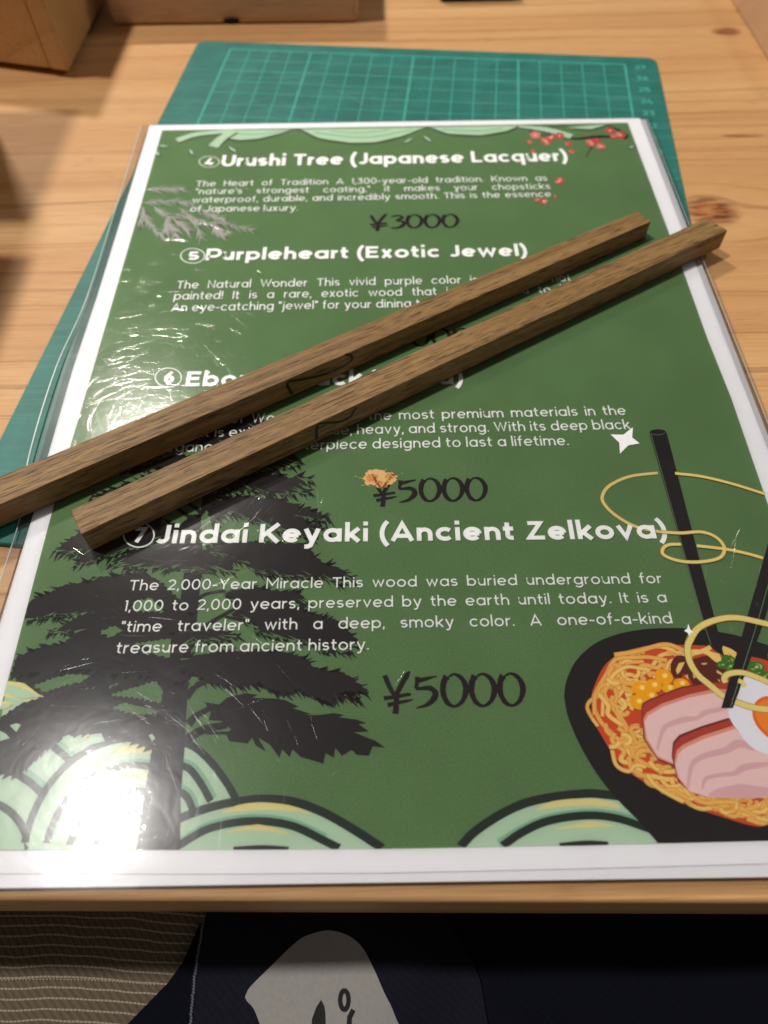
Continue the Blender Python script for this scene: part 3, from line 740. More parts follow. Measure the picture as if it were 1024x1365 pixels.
# top waves
ZWAVE = Z[0]; Z[0] = ZBASE
shape('wave_fill', I['wave'], [[(306, 173.5), (302, 184), (320, 186.5), (345, 184.5), (370, 178.5), (397, 172.5)],
      [(399, 172.5), (426, 184), (467, 190), (500, 189.5), (535, 181.5), (570, 169.8)], [(571, 169.5), (598, 178), (641, 180), (676, 174), (692, 167.5)],
      [(755, 170), (788, 172), (812, 165.2)]])
strokes('wave_line', I['wave2'], [([(315, 178), (345, 179), (380, 174)], .8), ([(420, 176.5), (467, 182.5), (500, 182), (550, 173)], 1.0), ([(440, 174.5), (480, 177), (520, 173)], .8), ([(590, 172.5), (640, 174.5), (670, 171)], .9)])
strokes('wave_line', I['waveline'], [([(302, 185.5), (320, 188), (345, 186), (370, 180), (397, 172.5), (426, 185.5), (467, 191.5), (500, 191), (535, 183), (570, 170.5), (598, 179.5), (641, 181.5), (676, 176), (692, 168.5)], .8), ([(764, 172), (788, 173.5), (812, 166)], .7)])
strokes('wave_finger', I['waveline'], [([(236, 188), (262, 180), (306, 175.5)], [4.6, 4.2, 3.4]), ([(284, 196), (296, 185), (313, 175)], [5.6, 5.2, 4.4]), ([(690, 168.5), (730, 174), (762, 183)], [2.2, 4.4, 4.4])])
strokes('wave_finger', I['wave'], [([(236, 187.2), (262, 179), (306, 174.8)], [3.6, 3.2, 2.6]), ([(284, 195.5), (296, 184), (312, 174.4)], [4.8, 4.2, 3.6]), ([(691, 168.2), (730, 173), (762, 182)], [1.4, 3.6, 3.8])])
strokes('leaf_drop', I['waveline'], [([(x - dx, y - dy), (x, y), (x + dx, y + dy)], [.3, 2.6, .3], 5) for x, y, dx, dy in ((218, 195, 9, .8), (210, 205, 3, 4), (255, 203, 3, 5), (310, 199.5, 8, 5), (544, 188, 7, -4), (570, 185.5, 7, 5.5), (842, 196, 6, -1))])
strokes('leaf_drop', I['wave'], [([(x - dx, y - dy), (x, y), (x + dx, y + dy)], [.2, 1.5, .2], 5) for x, y, dx, dy in ((218, 194.6, 7, .6), (210, 204.4, 2, 3), (255, 202.5, 2.5, 4), (310, 199, 6, 4), (544, 187.4, 6, -3.4), (570, 185, 6, 4.5), (842, 195.7, 4, -.8))])

# ---- pale pine sprig
def sprig():
    rnd = random.Random(3)
    S = [[(194, 253), (220, 252), (244, 252)], [(189, 270), (225, 268), (258, 272)], [(187, 272), (199, 298), (218.6, 316)],
         [(205, 275), (222, 287), (240, 297), (252, 308)], [(232, 285), (258, 294), (268, 317)], [(238, 277), (269, 296), (297, 298), (342, 307)],
         [(192, 276), (188, 290), (184, 300)], [(222, 290), (222, 300), (221, 309)], [(285, 299), (290, 308), (296, 313)], [(226, 297), (232, 306), (234, 315)], [(262, 275), (280, 286), (300, 292)]]
    a = []; d = []
    for st in S:
        c = catmull(V2(st), 8)
        a.append((st, .35))
        for i in range(1, len(c) - 1):
            t = (c[i + 1] - c[i - 1]).normalized()
            for sgn in (-1, 1):
                for _ in range(1):
                    ang = R(rnd.uniform(18, 42)) * sgn
                    v = Vector((t.x * math.cos(ang) - t.y * math.sin(ang), t.x * math.sin(ang) + t.y * math.cos(ang), 0))
                    L = rnd.uniform(9, 17); p = c[i]; e = p + Vector((v.x * L, v.y * L * .75 + .8, 0))
                    if p.x < leftx(p.y) + 3 or e.x < leftx(e.y) + 1: continue
                    mid = (p + e) / 2 + Vector((rnd.uniform(-1, 1), rnd.uniform(-1, 1), 0))
                    (a if rnd.random() < .75 else d).append(([(p.x, p.y), (mid.x, mid.y), (e.x, e.y)], [.5, .4, .06], 2))
    strokes('pine_sprig_shade', I['needled'], [([(x + 1.3, y + 1.2) for x, y in s[0]], s[1] if isinstance(s[1], float) else [q_ for q_ in s[1]], 2) for s in d], 0.0008)
    strokes('pine_sprig', I['needle'], a, 0.0008)
Z[0] = ZBASE; sprig()

# ---- plum blossom
def blossoms():
    rnd = random.Random(5)
    strokes('blossom_twig', I['black'], [([(690, 169), (712, 171), (725, 173), (745, 180), (767, 185), (800, 182), (837, 184)], [.5, .9, 1.3, 1.2, 1.6, 2.0, 1.6]), ([(725, 173), (738, 168.5), (760, 168)], [.9, .5, .3]),
            ([(800, 184), (790, 195), (781, 209)], [1.1, .7, .3]), ([(705, 174), (720, 180), (735, 179)], [.3, .7, .5]), ([(806, 166.5), (822, 172), (838, 182)], [.5, 1.2, 1.6])])
    fl = [(714, 180, 8), (728, 188, 8), (746, 181, 7), (706, 189, 4), (758, 192, 5), (788, 190, 8), (801, 195, 7), (813, 174, 7), (827, 180, 8), (711, 202, 4), (762, 202, 4.5), (746, 241, 7), (725, 268, 6), (716, 266, 4), (735, 183, 6), (796, 187, 5), (740, 262, 3), (695, 214, 3), (818, 182, 5)]
    P1 = []; P2 = []
    for x, y, r in fl:
        a0 = rnd.uniform(0, 72)
        for k in range(5):
            a = R(a0 + 72 * k); cx = x + r * .5 * math.cos(a); cy = y + r * .34 * math.sin(a)
            rr = r * .46
            (P1 if rnd.random() < .7 else P2).append([(cx + rr * math.cos(R(t)), cy + rr * .7 * math.sin(R(t))) for t in range(0, 360, 45)])
    shape('plum_blossom', I['blossom'], P1); shape('plum_blossom_pale', I['blossoml'], P2)
    strokes('blossom_centre', I['white'], [([(x - 1.2, y), (x + 1.2, y + .4)], .7, 1) for x, y, r in fl if r > 5])
Z[0] = ZBASE + .02; blossoms()

# ---- black conifer
rt = random.Random(11)
def jag(poly, h=8.5, step=10.5, top=0.30):
    """needle-like teeth along an outline; more on its underside, leaning away from the trunk"""
    n = len(poly); out = []
    cx = sum(p[0] for p in poly) / n; cy = sum(p[1] for p in poly) / n
    area = sum(poly[i][0] * poly[(i + 1) % n][1] - poly[(i + 1) % n][0] * poly[i][1] for i in range(n))
    sg = 1 if area > 0 else -1
    for i in range(n):
        a = Vector(poly[i]); b_ = Vector(poly[(i + 1) % n]); d = b_ - a; L = d.length
        if L < 1e-6: continue
        t = d / L; nn = Vector((t.y, -t.x)) * sg                     # outward (image y down)
        k = max(1, int(L / step)); out.append(tuple(a))
        amt = h if nn.y > 0.15 else h * top
        for j in range(k):
            u0 = (j + .12) / k; u1 = (j + .55 + rt.uniform(-.1, .1)) / k; 
            base = a + d * u0; mid = a + d * u1
            lean = Vector((1 if mid.x > 262 else -1, 0.45)) * amt * rt.uniform(.8, 1.5)
            hh = amt * rt.uniform(.45, 1.15)
            if j > 0: out.append((base.x, base.y))
            out.append(tuple(mid + nn * hh + lean * (0.8 if nn.y > 0.15 else .5)))
            e = a + d * min(.98, u1 + .18 / k); out.append((e.x - nn.x * .6, e.y - nn.y * .6))
    return out
def tree():
    T = [
     [(205, 592), (263, 562), (303, 553), (335, 551), (352, 560), (340, 575), (300, 600), (262, 590), (225, 607), (182, 621), (164, 628), (178, 632), (220, 622), (262, 612), (240, 600)],
     [(118, 665), (147, 652), (170, 645), (210, 630), (240, 626), (240, 640), (180, 656)],
     [(262, 560), (320, 590), (350, 596), (389, 607), (401, 612), (394, 619), (380, 623), (341, 629), (300, 640), (275, 640)],
     [(285, 652), (336, 634), (366, 634), (387, 637), (402, 634), (416, 640), (398, 645), (414, 656), (394, 658), (379, 659), (356, 656), (326, 653), (290, 662)],
     [(285, 668), (318, 661.6), (348, 663.5), (376, 666), (402, 677), (422, 682), (440, 693), (404, 691), (416, 701), (440, 710), (414, 716), (380, 708), (353, 700), (330, 690), (318, 685), (300, 684), (286, 690)],
     [(280, 722), (340, 722), (402, 725), (417, 735), (418, 742), (432, 750), (455, 758.5), (470, 772), (450, 777), (434, 771), (412, 769), (373, 767), (351, 765), (342, 762), (328, 750), (313, 745), (290, 740)],
     [(297, 789), (339, 782), (365, 787), (397, 789), (408, 801), (392, 808), (418, 818), (450, 827), (464, 841), (479, 856), (468, 866), (439, 871), (408, 857), (373, 849), (350, 845), (342, 842), (336, 827), (310, 822), (318, 808)],
     [(230, 838), (260, 835), (299, 841), (317, 848), (299, 853), (262, 858), (230, 862)],
     [(240, 876), (300, 868), (373, 868), (407, 877), (418, 889), (465, 900), (476, 910), (492, 922), (450, 924), (478, 932), (450, 932), (434, 936), (413, 928), (397, 920), (382, 925), (365, 922), (347, 912), (323, 916), (305, 914), (289, 912), (262, 902), (245, 900)],
     # left
     [(73, 734), (91, 720), (112, 706), (160, 695), (215, 690), (215, 715), (195, 728), (170, 733), (150, 740), (98, 754), (112, 738), (90, 737)],
     [(148, 751), (160, 742), (199, 728), (215, 700), (260, 685), (285, 700), (300, 730), (308, 750), (311, 762), (290, 760), (250, 762), (214, 755), (188, 758), (165, 755)],
     [(49, 795), (68, 790), (85, 780), (126, 774), (122, 769), (167, 767), (189, 763), (213, 774), (238, 800), (255, 815), (255, 905), (240, 912), (215, 904), (180, 902), (150, 900), (115, 893), (60, 897), (14, 902), (22, 876), (55, 862), (87, 857), (100, 842), (68, 843), (112, 818), (68, 822), (33, 826), (37, 806)],
     [(0.5, 957), (28, 938), (60, 928), (95, 920), (125, 918), (150, 927), (200, 945), (225, 960), (225, 1005), (202, 999), (164, 984), (117, 978), (84, 984), (60, 1002), (24, 1035), (-15, 1030), (-14, 1000)],
     [(20, 905), (60, 880), (240, 890), (250, 905), (222, 904), (222, 960), (205, 948), (140, 930), (125, 915), (70, 925), (45, 915)],
    ]
    m = MB()
    for i, l in enumerate(T):
        z = nz(0.004); m.poly(PX([(max(x, leftx(y) + .3), y) for x, y in jag(l, 5.0, 9.0)], z))
    # right-hand lowest bough, traced closely
    z = nz(0.004)
    m.poly(PX([(273, 936), (292, 939), (303, 929.6), (327.5, 924), (344, 926), (336, 930), (366, 931), (380, 933), (398.6, 942), (390, 944), (415, 951.5), (404, 953), (426, 953), (445, 950.5), (459, 953), (451, 956), (475, 959), (489, 964), (478, 965), (491.6, 975), (472, 976), (491.6, 984), (500, 987), (513.5, 996.6), (497, 995), (491.6, 1007.5), (475, 1006), (472, 1002), (468, 1000), (456, 1007.5), (447, 997), (445, 1010), (434, 1004), (431, 1018), (418, 1014), (401, 1009), (390, 999), (386, 1009), (376, 999), (372.6, 1010), (360, 993), (344, 983), (355, 1002), (341, 994), (336, 983), (330, 991), (305.6, 988), (302, 979), (308, 972), (295, 961), (278, 960), (281, 950)], z))
    z = nz(0.004)
    m.poly(PX([(281, 560), (284, 560), (288, 640), (287, 700), (268, 770), (262, 830), (252, 880), (250, 920), (246, 997), (241, 1060), (240, 1132.4), (182, 1132.8), (192, 1060), (202, 1002), (214, 940), (219, 900), (236, 830), (246, 765), (266, 690), (274, 640)], z))
    g = MB()
    ZSP = nz(.004)
    def spikes(l, dens=3.1):
        n = len(l); area = sum(l[i][0] * l[(i + 1) % n][1] - l[(i + 1) % n][0] * l[i][1] for i in range(n)); sg = 1 if area > 0 else -1
        for i in range(n):
            a = Vector(l[i]); b_ = Vector(l[(i + 1) % n]); d = b_ - a; L = d.length
            if L < 1: continue
            t = d / L; nn = Vector((t.y, -t.x)) * sg
            for k in range(max(1, int(L / dens))):
                p = a + d * rt.random(); low = nn.y > .05
                if not low and rt.random() < .55: continue
                side = 1 if p.x > 262 else -1
                dr = Vector((side * rt.uniform(.5, 1.3), rt.uniform(.15, .9) if low else rt.uniform(-.25, .15))) + nn * rt.uniform(.2, .7)
                dr.normalize(); ln = rt.uniform(6, 17) * (1 if low else .7); bw = rt.uniform(1.2, 2.6); q_ = Vector((-dr.y, dr.x)) * bw
                p0 = p - dr * 3
                tri = [tuple(p0 + q_), tuple(p0 - q_), tuple(p + dr * ln * .55 - q_ * .45), tuple(p + dr * ln), tuple(p + dr * ln * .55 + q_ * .6)]
                if min(x - leftx(y) for x, y in tri) > .5: m.poly(PX(tri, ZSP))
                if low and rt.random() < .62:
                    o_ = p + Vector((rt.uniform(-3, 3), 0)); dr2 = Vector((-side * rt.uniform(.8, 1.3), -rt.uniform(.05, .6))).normalized(); l2 = rt.uniform(7, 22); q2 = Vector((-dr2.y, dr2.x)) * rt.uniform(.8, 1.9)
                    tri = [tuple(o_ - dr2 * 2 + q2), tuple(o_ - dr2 * 2 - q2), tuple(o_ + dr2 * l2)]
                    if min(x - leftx(y) for x, y in tri) > .5 and o_.y < 880: GS.append(tri)
    GS = []
    for l in T[:12]: spikes([(max(x, leftx(y) + .3), y) for x, y in l])
    o = m.build('conifer_picture', I['black'], art)
    ZG = nz(.006)
    for tri in GS: g.poly(PX(tri, ZG))
    g.build('conifer_slits', I['green'], art)['kind'] = 'stuff'
    br = [([(251, 965), (262, 954), (278, 945)], [2.2, 1.6, 1.3]), ([(246, 988), (270, 973), (303, 966)], [2.4, 2.0, 1.6]), ([(275, 976), (290, 977), (306, 977)], [1.0, .7, .7]),
          ([(248, 930), (262, 914), (288, 904)], [1.9, 1.5, 1.2]), ([(262, 845), (284, 828), (314, 811)], [1.5, 1.2, .9]), ([(262, 805), (272, 793), (300, 787)], [1.4, 1.0, .8]),
          ([(300, 822), (320, 826), (340, 828)], [.8, .8, .8]), ([(286, 748), (302, 745), (330, 746)], [1.0, .9, .8]), ([(284, 752), (305, 742), (322, 730)], [.9, .7, .6]),
          ([(243, 808), (225, 790), (195, 780)], [1.6, 1.1, .7]), ([(240, 790), (228, 772), (226, 752)], [1.1, .9, .7]), ([(284, 690), (300, 683), (320, 670)], [1.3, 1.0, .7]),
          ([(274, 690), (258, 675), (240, 668)], [1.3, 1.0, .8]), ([(286, 660), (305, 655), (320, 650)], [1.0, .8, .6]), ([(266, 700), (240, 680), (222, 670)], [1.2, 1.0, .8]), ([(220, 960), (200, 940), (150, 928)], [1.4, 1.2, .8])]
    strokes('conifer_boughs', I['black'], br)
    isl = [[(134, 842), (153, 834), (164, 840), (148, 849)], [(180, 858), (228, 851), (227, 876), (208, 873), (200, 862)], [(178, 803), (202, 797), (219, 815), (180, 814)],
           [(148, 926), (208, 908), (217, 920), (215, 937), (190, 931)], [(150, 943), (165, 937), (204, 945), (211, 951), (180, 952)], [(46, 914), (75, 903), (95, 899), (121, 900), (110, 908), (90, 912), (60, 922)],
           [(213, 772), (232, 762), (246, 762), (240, 798)], [(254, 912), (254, 903), (266, 903), (258, 914)], [(268, 690), (275, 680), (282, 700), (280, 720), (270, 735)], [(220, 690), (235, 682), (250, 690), (240, 700)], [(144, 917), (160, 911), (150, 913)]]
    m = MB()
    for l in isl:
        z = nz(0.004); k = jag(l, 2.0, 7, 1.0); m.poly(PX(k, z))
    m.build('conifer_gaps', I['green'], art)
    isl = [[(83, 983), (92, 979), (106, 988), (110, 996), (95, 1002)], [(117, 980), (135, 977), (140, 988), (122, 992)], [(13, 967), (22, 964), (28, 966), (22, 976)], [(0, 974), (8, 978), (13, 984), (0, 988)], [(198, 980), (203, 978), (207, 984), (203, 988)]]
    shape('wave_gaps', I['wave'], isl)
    shape('wave_gaps', I['wave'], [[(8, 909), (12, 908), (36, 915), (54, 929), (28, 932), (4, 922)], [(1, 935), (16, 938), (1, 946)]])
    strokes('wave_highlight', I['yellow'], [([(10, 910), (30, 914), (53, 928)], [.8, 1.2, .4]), ([(2, 936), (15, 939), (3, 945)], [.6, .6, .3])])
Z[0] = ZWAVE; tree(); ZTREE = Z[0]; Z[0] = ZWAVE

# ---- noodle bowl
BOWL = [(752, 929), (755, 907.5), (768.6, 880), (793, 858), (826, 844.6), (867, 838), (913.5, 837.5), (957, 842), (990, 849), (1024, 860), (1070, 882), (1093, 900), (1130, 985), (1170, 1100), (1176, 1115.5), (1024, 1120.8), (877, 1124), (853, 1096), (826, 1069), (798.7, 1036), (774, 995), (757.7, 957)]
shape('bowl_picture', I['black'], [[tuple(p)[:2] for p in catmull(V2(BOWL[:10]), 6)] + BOWL[10:18] + [tuple(p)[:2] for p in catmull(V2(BOWL[17:] + BOWL[:1]), 6)][1:-1]])
SOUP = [(789, 929), (793, 913), (807, 886), (831.5, 869), (867, 861), (913.5, 859.6), (960, 863), (1001, 875), (1024, 881), (1060, 900), (1090, 940), (1108, 1000), (1100, 1060), (1070, 1090), (1024, 1100), (1004, 1101), (963, 1089), (919, 1074), (892, 1060.6), (853, 1039), (826, 1017), (804, 984), (790.5, 957)]
shape('soup_picture', I['soup'], [SOUP], 5)
def inside(p, poly):
    x, y = p; r = False; n = len(poly)
    for i in range(n):
        x1, y1 = poly[i]; x2, y2 = poly[(i + 1) % n]
        if (y1 > y) != (y2 > y) and x < (x2 - x1) * (y - y1) / (y2 - y1) + x1: r = not r
    return r
def noodles():
    rnd = random.Random(21)
    ccx, ccy = 950, 980
    grp = {'nood1': [], 'nood2': [], 'nood3': []}
    seq = []
    # long strands following the bowl
    for k in range(58):
        t0 = rnd.uniform(100, 300); span = rnd.uniform(14, 42)
        s0 = rnd.uniform(.70, .96); s1 = s0 + rnd.uniform(-.16, .16)
        pts = []
        for j in range(5):
            t = R(t0 + span * j / 4); s = s0 + (s1 - s0) * j / 4 + .05 * math.sin(j * rnd.uniform(.8, 2))
            s = min(s, .985)
            # soup outline radius in this direction
            lo, hi = 0, 260
            for _ in range(14):
                md = (lo + hi) / 2
                if inside((ccx + md * math.cos(t), ccy - md * math.sin(t)), SOUP): lo = md
                else: hi = md
            pts.append((ccx + lo * s * math.cos(t), ccy - lo * s * math.sin(t)))
        seq.append(pts)
    # curly knots
    for k in range(105):
        if k % 3 == 0: bx, by, sp = 842, 905, 34
        elif k % 3 == 1: bx, by, sp = 852, 992, 40
        else: bx, by, sp = rnd.choice([(826, 940, 24), (876, 1028, 26), (925, 1060, 26), (975, 1078, 22), (1010, 1080, 20), (890, 872, 14), (985, 1072, 25)])
        x, y = bx + rnd.gauss(0, sp * .42), by + rnd.gauss(0, sp * .36); r = rnd.uniform(5, 15); a0 = rnd.uniform(0, 360)
        pts = [(x + r * math.cos(R(a0 + 45 * j)) * (1 + .08 * j), y + r * .85 * math.sin(R(a0 + 45 * j))) for j in range(rnd.choice([3, 4, 5]))]
        if all(inside(p, SOUP) for p in pts): seq.append(pts)
    seq += [[(819, 873), (850, 868), (885, 859), (905, 864), (925, 874)], [(789, 957), (783, 944), (787, 934), (800, 927)], [(797, 968), (788, 955), (784, 945)], [(885, 872), (930, 868), (960, 874)], [(826, 871), (812, 890), (805, 920), (803, 955)], [(816, 1000), (822, 1020), (838, 1028), (846, 1018)]]
    rnd.shuffle(seq)
    mats = ['nood3', 'nood2', 'nood1']
    # each strand: darker edge underneath, lighter strand on top
    E = {k: MB() for k in mats}
    for i, pts in enumerate(seq):
        z = nz(0.0018)
        c = catmull(PX(pts, z), 5); w = rnd.uniform(.65, .95)
        E['nood3'].ribbon(c, w + .28)
        c2 = [Vector((p.x, p.y, z + .0003)) for p in c]
        E['nood1' if rnd.random() < .5 else 'nood2'].ribbon(c2, w)
    for k in mats: E[k].build('noodles_picture', I[k], art)['kind'] = 'stuff'
noodles()
nz(0.01)
# mushrooms, corn, onion
shape('mushroom_picture', I['brown'], [[(895.5, 882), (900, 876), (907, 873.4), (916.6, 876), (926, 878), (940.5, 874), (950, 877), (959, 885), (970, 896), (970, 905), (967, 913), (940.5, 914), (926, 914), (918, 903), (912, 898), (906, 906), (898, 902), (894, 893)]], 3)
shape('mushroom_gap', I['nood1'], [[(901, 893), (905, 884), (913, 882), (911, 887), (907, 895), (903, 899)], [(935, 884), (943, 883.5), (941, 886), (936, 886)], [(956, 893), (962, 897), (968, 903), (960, 899), (955, 896)], [(913, 901), (917, 899), (918, 906)], [(923, 896), (928, 902), (925, 905)], [(957, 904), (961, 909), (958, 908)]])
strokes('noodles_picture', I['nood1'], [([(913, 872), (930, 870), (945, 864), (947, 861)], 1.1), ([(938, 868), (950, 873), (962, 880)], 1.3), ([(963, 864), (975, 869), (981, 875)], 1.5), ([(944, 871), (955, 880), (966, 884)], 1.0), ([(966, 868), (972, 876), (980, 878)], 1.2)])
for cx, cy, rx_, ry_ in ((885, 902, 12.5, 10.5), (871.6, 914, 11, 9), (892, 918, 10, 7), (867.5, 928, 10, 8), (854.5, 918, 13, 10), (908.5, 912, 11, 8), (851, 936, 12, 10)):
    shape('corn_picture', I['corn'], [[(cx + rx_ * math.cos(R(a)), cy + ry_ * math.sin(R(a + 12))) for a in range(0, 360, 20)]])
    shape('corn_highlight', I['cornhi'], [[(cx + 1.5 + 3.6 * math.cos(R(a)), cy - 1.5 + 3.2 * math.sin(R(a))) for a in range(0, 360, 30)]])
on = [(971, 880, 8, 5), (974, 888, 7, 5), (964, 886, 7, 4), (1008, 889, 10, 6), (1020, 902, 8, 6), (1013, 897, 7, 4), (1030, 905, 8, 5), (1000, 886, 6, 4), (968, 877, 5, 3)]
shape('onion_picture', I['onionl'], [[(x + a_ * math.cos(R(t)), y + b_ * math.sin(R(t))) for t in range(0, 360, 24)] for x, y, a_, b_ in on])
strokes('onion_ring', I['onion'], [([(x + a_ * math.cos(R(t)), y + b_ * math.sin(R(t))) for t in range(0, 361, 24)], .55, 1) for x, y, a_, b_ in on] + [([(x + a_ * .5 * math.cos(R(t)), y + b_ * .5 * math.sin(R(t))) for t in range(0, 361, 30)], .35, 1) for x, y, a_, b_ in on])
# pork slices
def slice_(crust, dark, salmon, pink):
    shape('pork_rind', I['crustd'], [dark]); shape('pork_rind', I['crust'], [crust]); shape('pork_fat', I['salmon'], [salmon]); shape('pork_slice_picture', I['pink'], [pink])
slice_([(856, 944), (858, 939), (866, 934), (908, 917.5), (952, 910), (976, 911), (990, 925), (985, 960), (897, 1019), (878, 1012), (860, 985)], [(855, 942), (857, 937), (866, 932), (908, 915.5), (952, 908.5), (978, 910), (990, 925), (985, 960), (896, 1021), (876, 1012), (858, 985)],
       [(857.5, 958), (862, 950), (882, 938), (919, 925.5), (955, 918), (980, 920), (990, 930), (985, 960), (897, 1019), (876, 1010), (860, 985)],
       [(859, 963), (864, 954), (884, 942), (919, 930), (955, 923), (980, 924), (990, 935), (985, 965), (897, 1017), (877, 1008), (863, 985)])
strokes('pork_marbling', I['pinkd'], [([(876, 1000), (882, 978), (890, 967), (913, 959), (930, 957), (940, 950), (965, 944), (975, 938)], [.6, .9, 1.1, 1.4, .9, 1.2, 1.0, .5])])
slice_([(897, 1008), (899, 992), (907, 983), (935, 971), (972, 959.5), (980, 966), (985, 990), (960, 1062), (930, 1060), (908, 1046)], [(895.5, 1008), (897, 990), (905, 980), (935, 968), (971, 957), (980, 962), (985, 990), (960, 1062), (928, 1060), (904, 1042)],
       [(899, 1016), (902, 1000), (910, 993), (935, 981), (978, 967), (1006, 993), (1024, 1003), (1060, 1020), (1070, 1050), (1024, 1063), (946, 1063), (919, 1056), (903, 1036)],
       [(900.5, 1020), (904, 1005), (912, 997.5), (936, 986), (980, 971.5), (1006, 996), (1024, 1006), (1060, 1022), (1070, 1048), (1024, 1063), (1000, 1064), (946, 1063), (920, 1055), (905, 1036)])
strokes('pork_marbling', I['pinkd'], [([(917, 1050), (920, 1028), (926, 1015), (941, 1007), (968, 1000), (985, 991), (1006, 998)], [.6, .9, 1.1, 1.3, 1.5, 2.0, 1.2]), ([(936, 1052), (941, 1038), (960, 1033), (979, 1031), (992, 1023), (1010, 1020), (1030, 1018)], [.5, .8, .9, 1.0, 1.5, 1.3, .8])])
shape('pork_marbling', I['pinkd'], [[(946, 1061), (957, 1051), (975, 1047), (990, 1045), (1010, 1048), (1030, 1052), (1030, 1060), (1000, 1063)]], 3)
# egg
shape('egg_picture', I['egg'], [[(991, 904), (1001, 903.5), (1021, 912), (1050, 930), (1075, 960), (1085, 1000), (1060, 1016), (1024, 1006), (1001, 995), (984.6, 975), (974, 960), (971.4, 947), (981, 936)]], 4)
shape('yolk_picture', I['yolkd'], [[(1003, 948), (1009, 934), (1024, 928), (1045, 936), (1060, 958), (1055, 982), (1036, 990), (1016, 976), (1006, 962)]], 4)
shape('yolk_picture', I['yolk'], [[(1007, 949), (1012, 937), (1026, 932), (1042, 940), (1055, 960), (1050, 978), (1036, 984), (1019, 973), (1010, 961)]], 4)
# drawn chopsticks and threads
shape('chopstick_picture', I['black'], [[(865.7, 577), (868, 573.5), (877, 571.8), (886, 573.5), (889, 577), (957, 840), (965, 874), (956, 869), (947.5, 862), (935.4, 822.5)]])
strokes('chopstick_edge', I['textgrey'], [([(868, 579), (902, 700), (934, 815), (948, 860)], .18), ([(867, 577.5), (873, 579.3), (881, 579.3), (887, 577)], .16)])
T2a = [(1038, 836), (1024, 832), (982, 823.3), (952, 827), (930, 838), (917.6, 858), (919, 880), (930, 899), (945, 912), (963, 926.6), (982, 936), (1004, 943), (1024, 945.5), (1050, 945)]
strokes('thread_edge', I['threadd'], [(T2a[3:], 1.75)]); strokes('thread_picture', I['thread'], [(T2a[3:], 1.45)])
shape('chopstick_picture', I['black'], [[(961.6, 944), (977, 944), (1020.6, 822), (1043, 740), (1033, 706), (1028, 710), (1024, 724), (996.7, 820)]])
strokes('chopstick_edge', I['textgrey'], [([(974, 942), (994, 880), (1012, 822), (1034, 745)], .2)])
strokes('thread_edge', I['threadd'], [(T2a[:6], 1.75)]); strokes('thread_picture', I['thread'], [(T2a[:6], 1.45)])
T1 = [(1020, 658.4), (976.4, 644.8), (935.4, 635), (902.6, 631), (875, 630.5), (839.7, 635), (812.4, 647.5), (802.8, 662.5), (808, 675), (823, 688.5), (848, 702), (880.7, 709), (908, 710.4), (935.4, 709), (954.6, 716), (965.5, 729.5), (960, 743), (935.4, 748.7), (908, 748), (886, 740.5), (883.5, 732), (891.7, 726), (908, 725.4), (935.4, 728), (968, 732), (995.6, 737.7), (1017.5, 743.8)]
TA, TB = T1[:4], T1[4:]
for nm, mt, w in (('thread_edge', 'threadd', 1.15), ('thread_picture', 'thread', .85)):
    zk = Z[0]; Z[0] = ZTREE if nm == 'thread_edge' else ZTREE + .006
    strokes(nm, I[mt], [([(877, 630.3)] + T1[5:12], w)]); Z[0] = zk
    strokes(nm, I[mt], [([T1[0], T1[1], T1[2], (900, 630.8)], w), ([T1[11]] + T1[12:23], w), ([(929, 727.3)] + T1[24:], w)])
strokes('thread_edge', I['threadd'], [([(968, 910), (965.5, 905), (971, 898.5), (990, 896.6), (1017, 906), (1032, 914)], 1.6)]); strokes('thread_picture', I['thread'], [([(968, 910), (965.5, 905), (971, 898.5), (990, 896.6), (1017, 906), (1032, 914)], 1.3), ([(984, 907), (990, 910), (992, 916)], 1.2)])
def star(T_, R_, B_, L_, C_, k=.25):
    o = []
    for a, b_ in ((T_, R_), (R_, B_), (B_, L_), (L_, T_)):
        o.append(a); mx_ = ((a[0] + b_[0]) / 2, (a[1] + b_[1]) / 2); o.append((C_[0] + (mx_[0] - C_[0]) * k * 1.6, C_[1] + (mx_[1] - C_[1]) * k * 1.6))
    return o
shape('star_picture', I['white'], [star((844, 569.5), (853, 591), (826.5, 605), (814, 579), (834, 587.5), .38), star((917.6, 831), (924.6, 843), (919, 848), (912, 841), (918.2, 841), .4)])
nz(0.03)

# ---- lettering
TZ = ZTREE + 0.022
print('TZ above green', TZ - ZS, 'bowl', Z[0] - ZS)
IW, IG, ID = I['white'], I['textgrey'], I['textdark']
def circ(x, y, rx_, ry_, w, digit, dh, dw):
    z = TZ; m = MB()
    m.ribbon([P(x + rx_ * math.cos(R(a)), y + ry_ * math.sin(R(a)), z) for a in range(0, 360, 10)], w, True)
    a = P(x - rx_ * dw, y + dh, z); capmm = (P(x, y - dh, z) - P(x, y + dh, z)).length; wd = (P(x + rx_ * dw, y + dh, z) - a).length
    adv, S = glyph(digit, .17)
    for q, st in enumerate(S):
        cl = isinstance(st, tuple); pts = st[1] if cl else st
        m.ribbon([a + Vector((px * wd / adv, py * capmm / .7, .003 * q)) for px, py in pts], .17 * capmm / .7, cl)
    m.build('circled_number', IW, art)
circ(279, 215.6, 13.5, 7.2, .35, '4', 4.4, .40)
circ(257, 341, 16, 9.8, .4, '5', 5.6, .40)
circ(224.5, 503.2, 17.5, 12.6, .4, '6', 7.4, .38)
circ(185.2, 713, 20.3, 16.4, .42, '7', 10.0, .40)
HW = .150
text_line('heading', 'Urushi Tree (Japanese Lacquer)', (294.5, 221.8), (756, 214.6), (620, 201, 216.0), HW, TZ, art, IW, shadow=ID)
text_line('heading', 'Purpleheart (Exotic Jewel)', (273.5, 347), (702, 341), (280, 331.5, 347), HW, TZ, art, IW, shadow=ID)
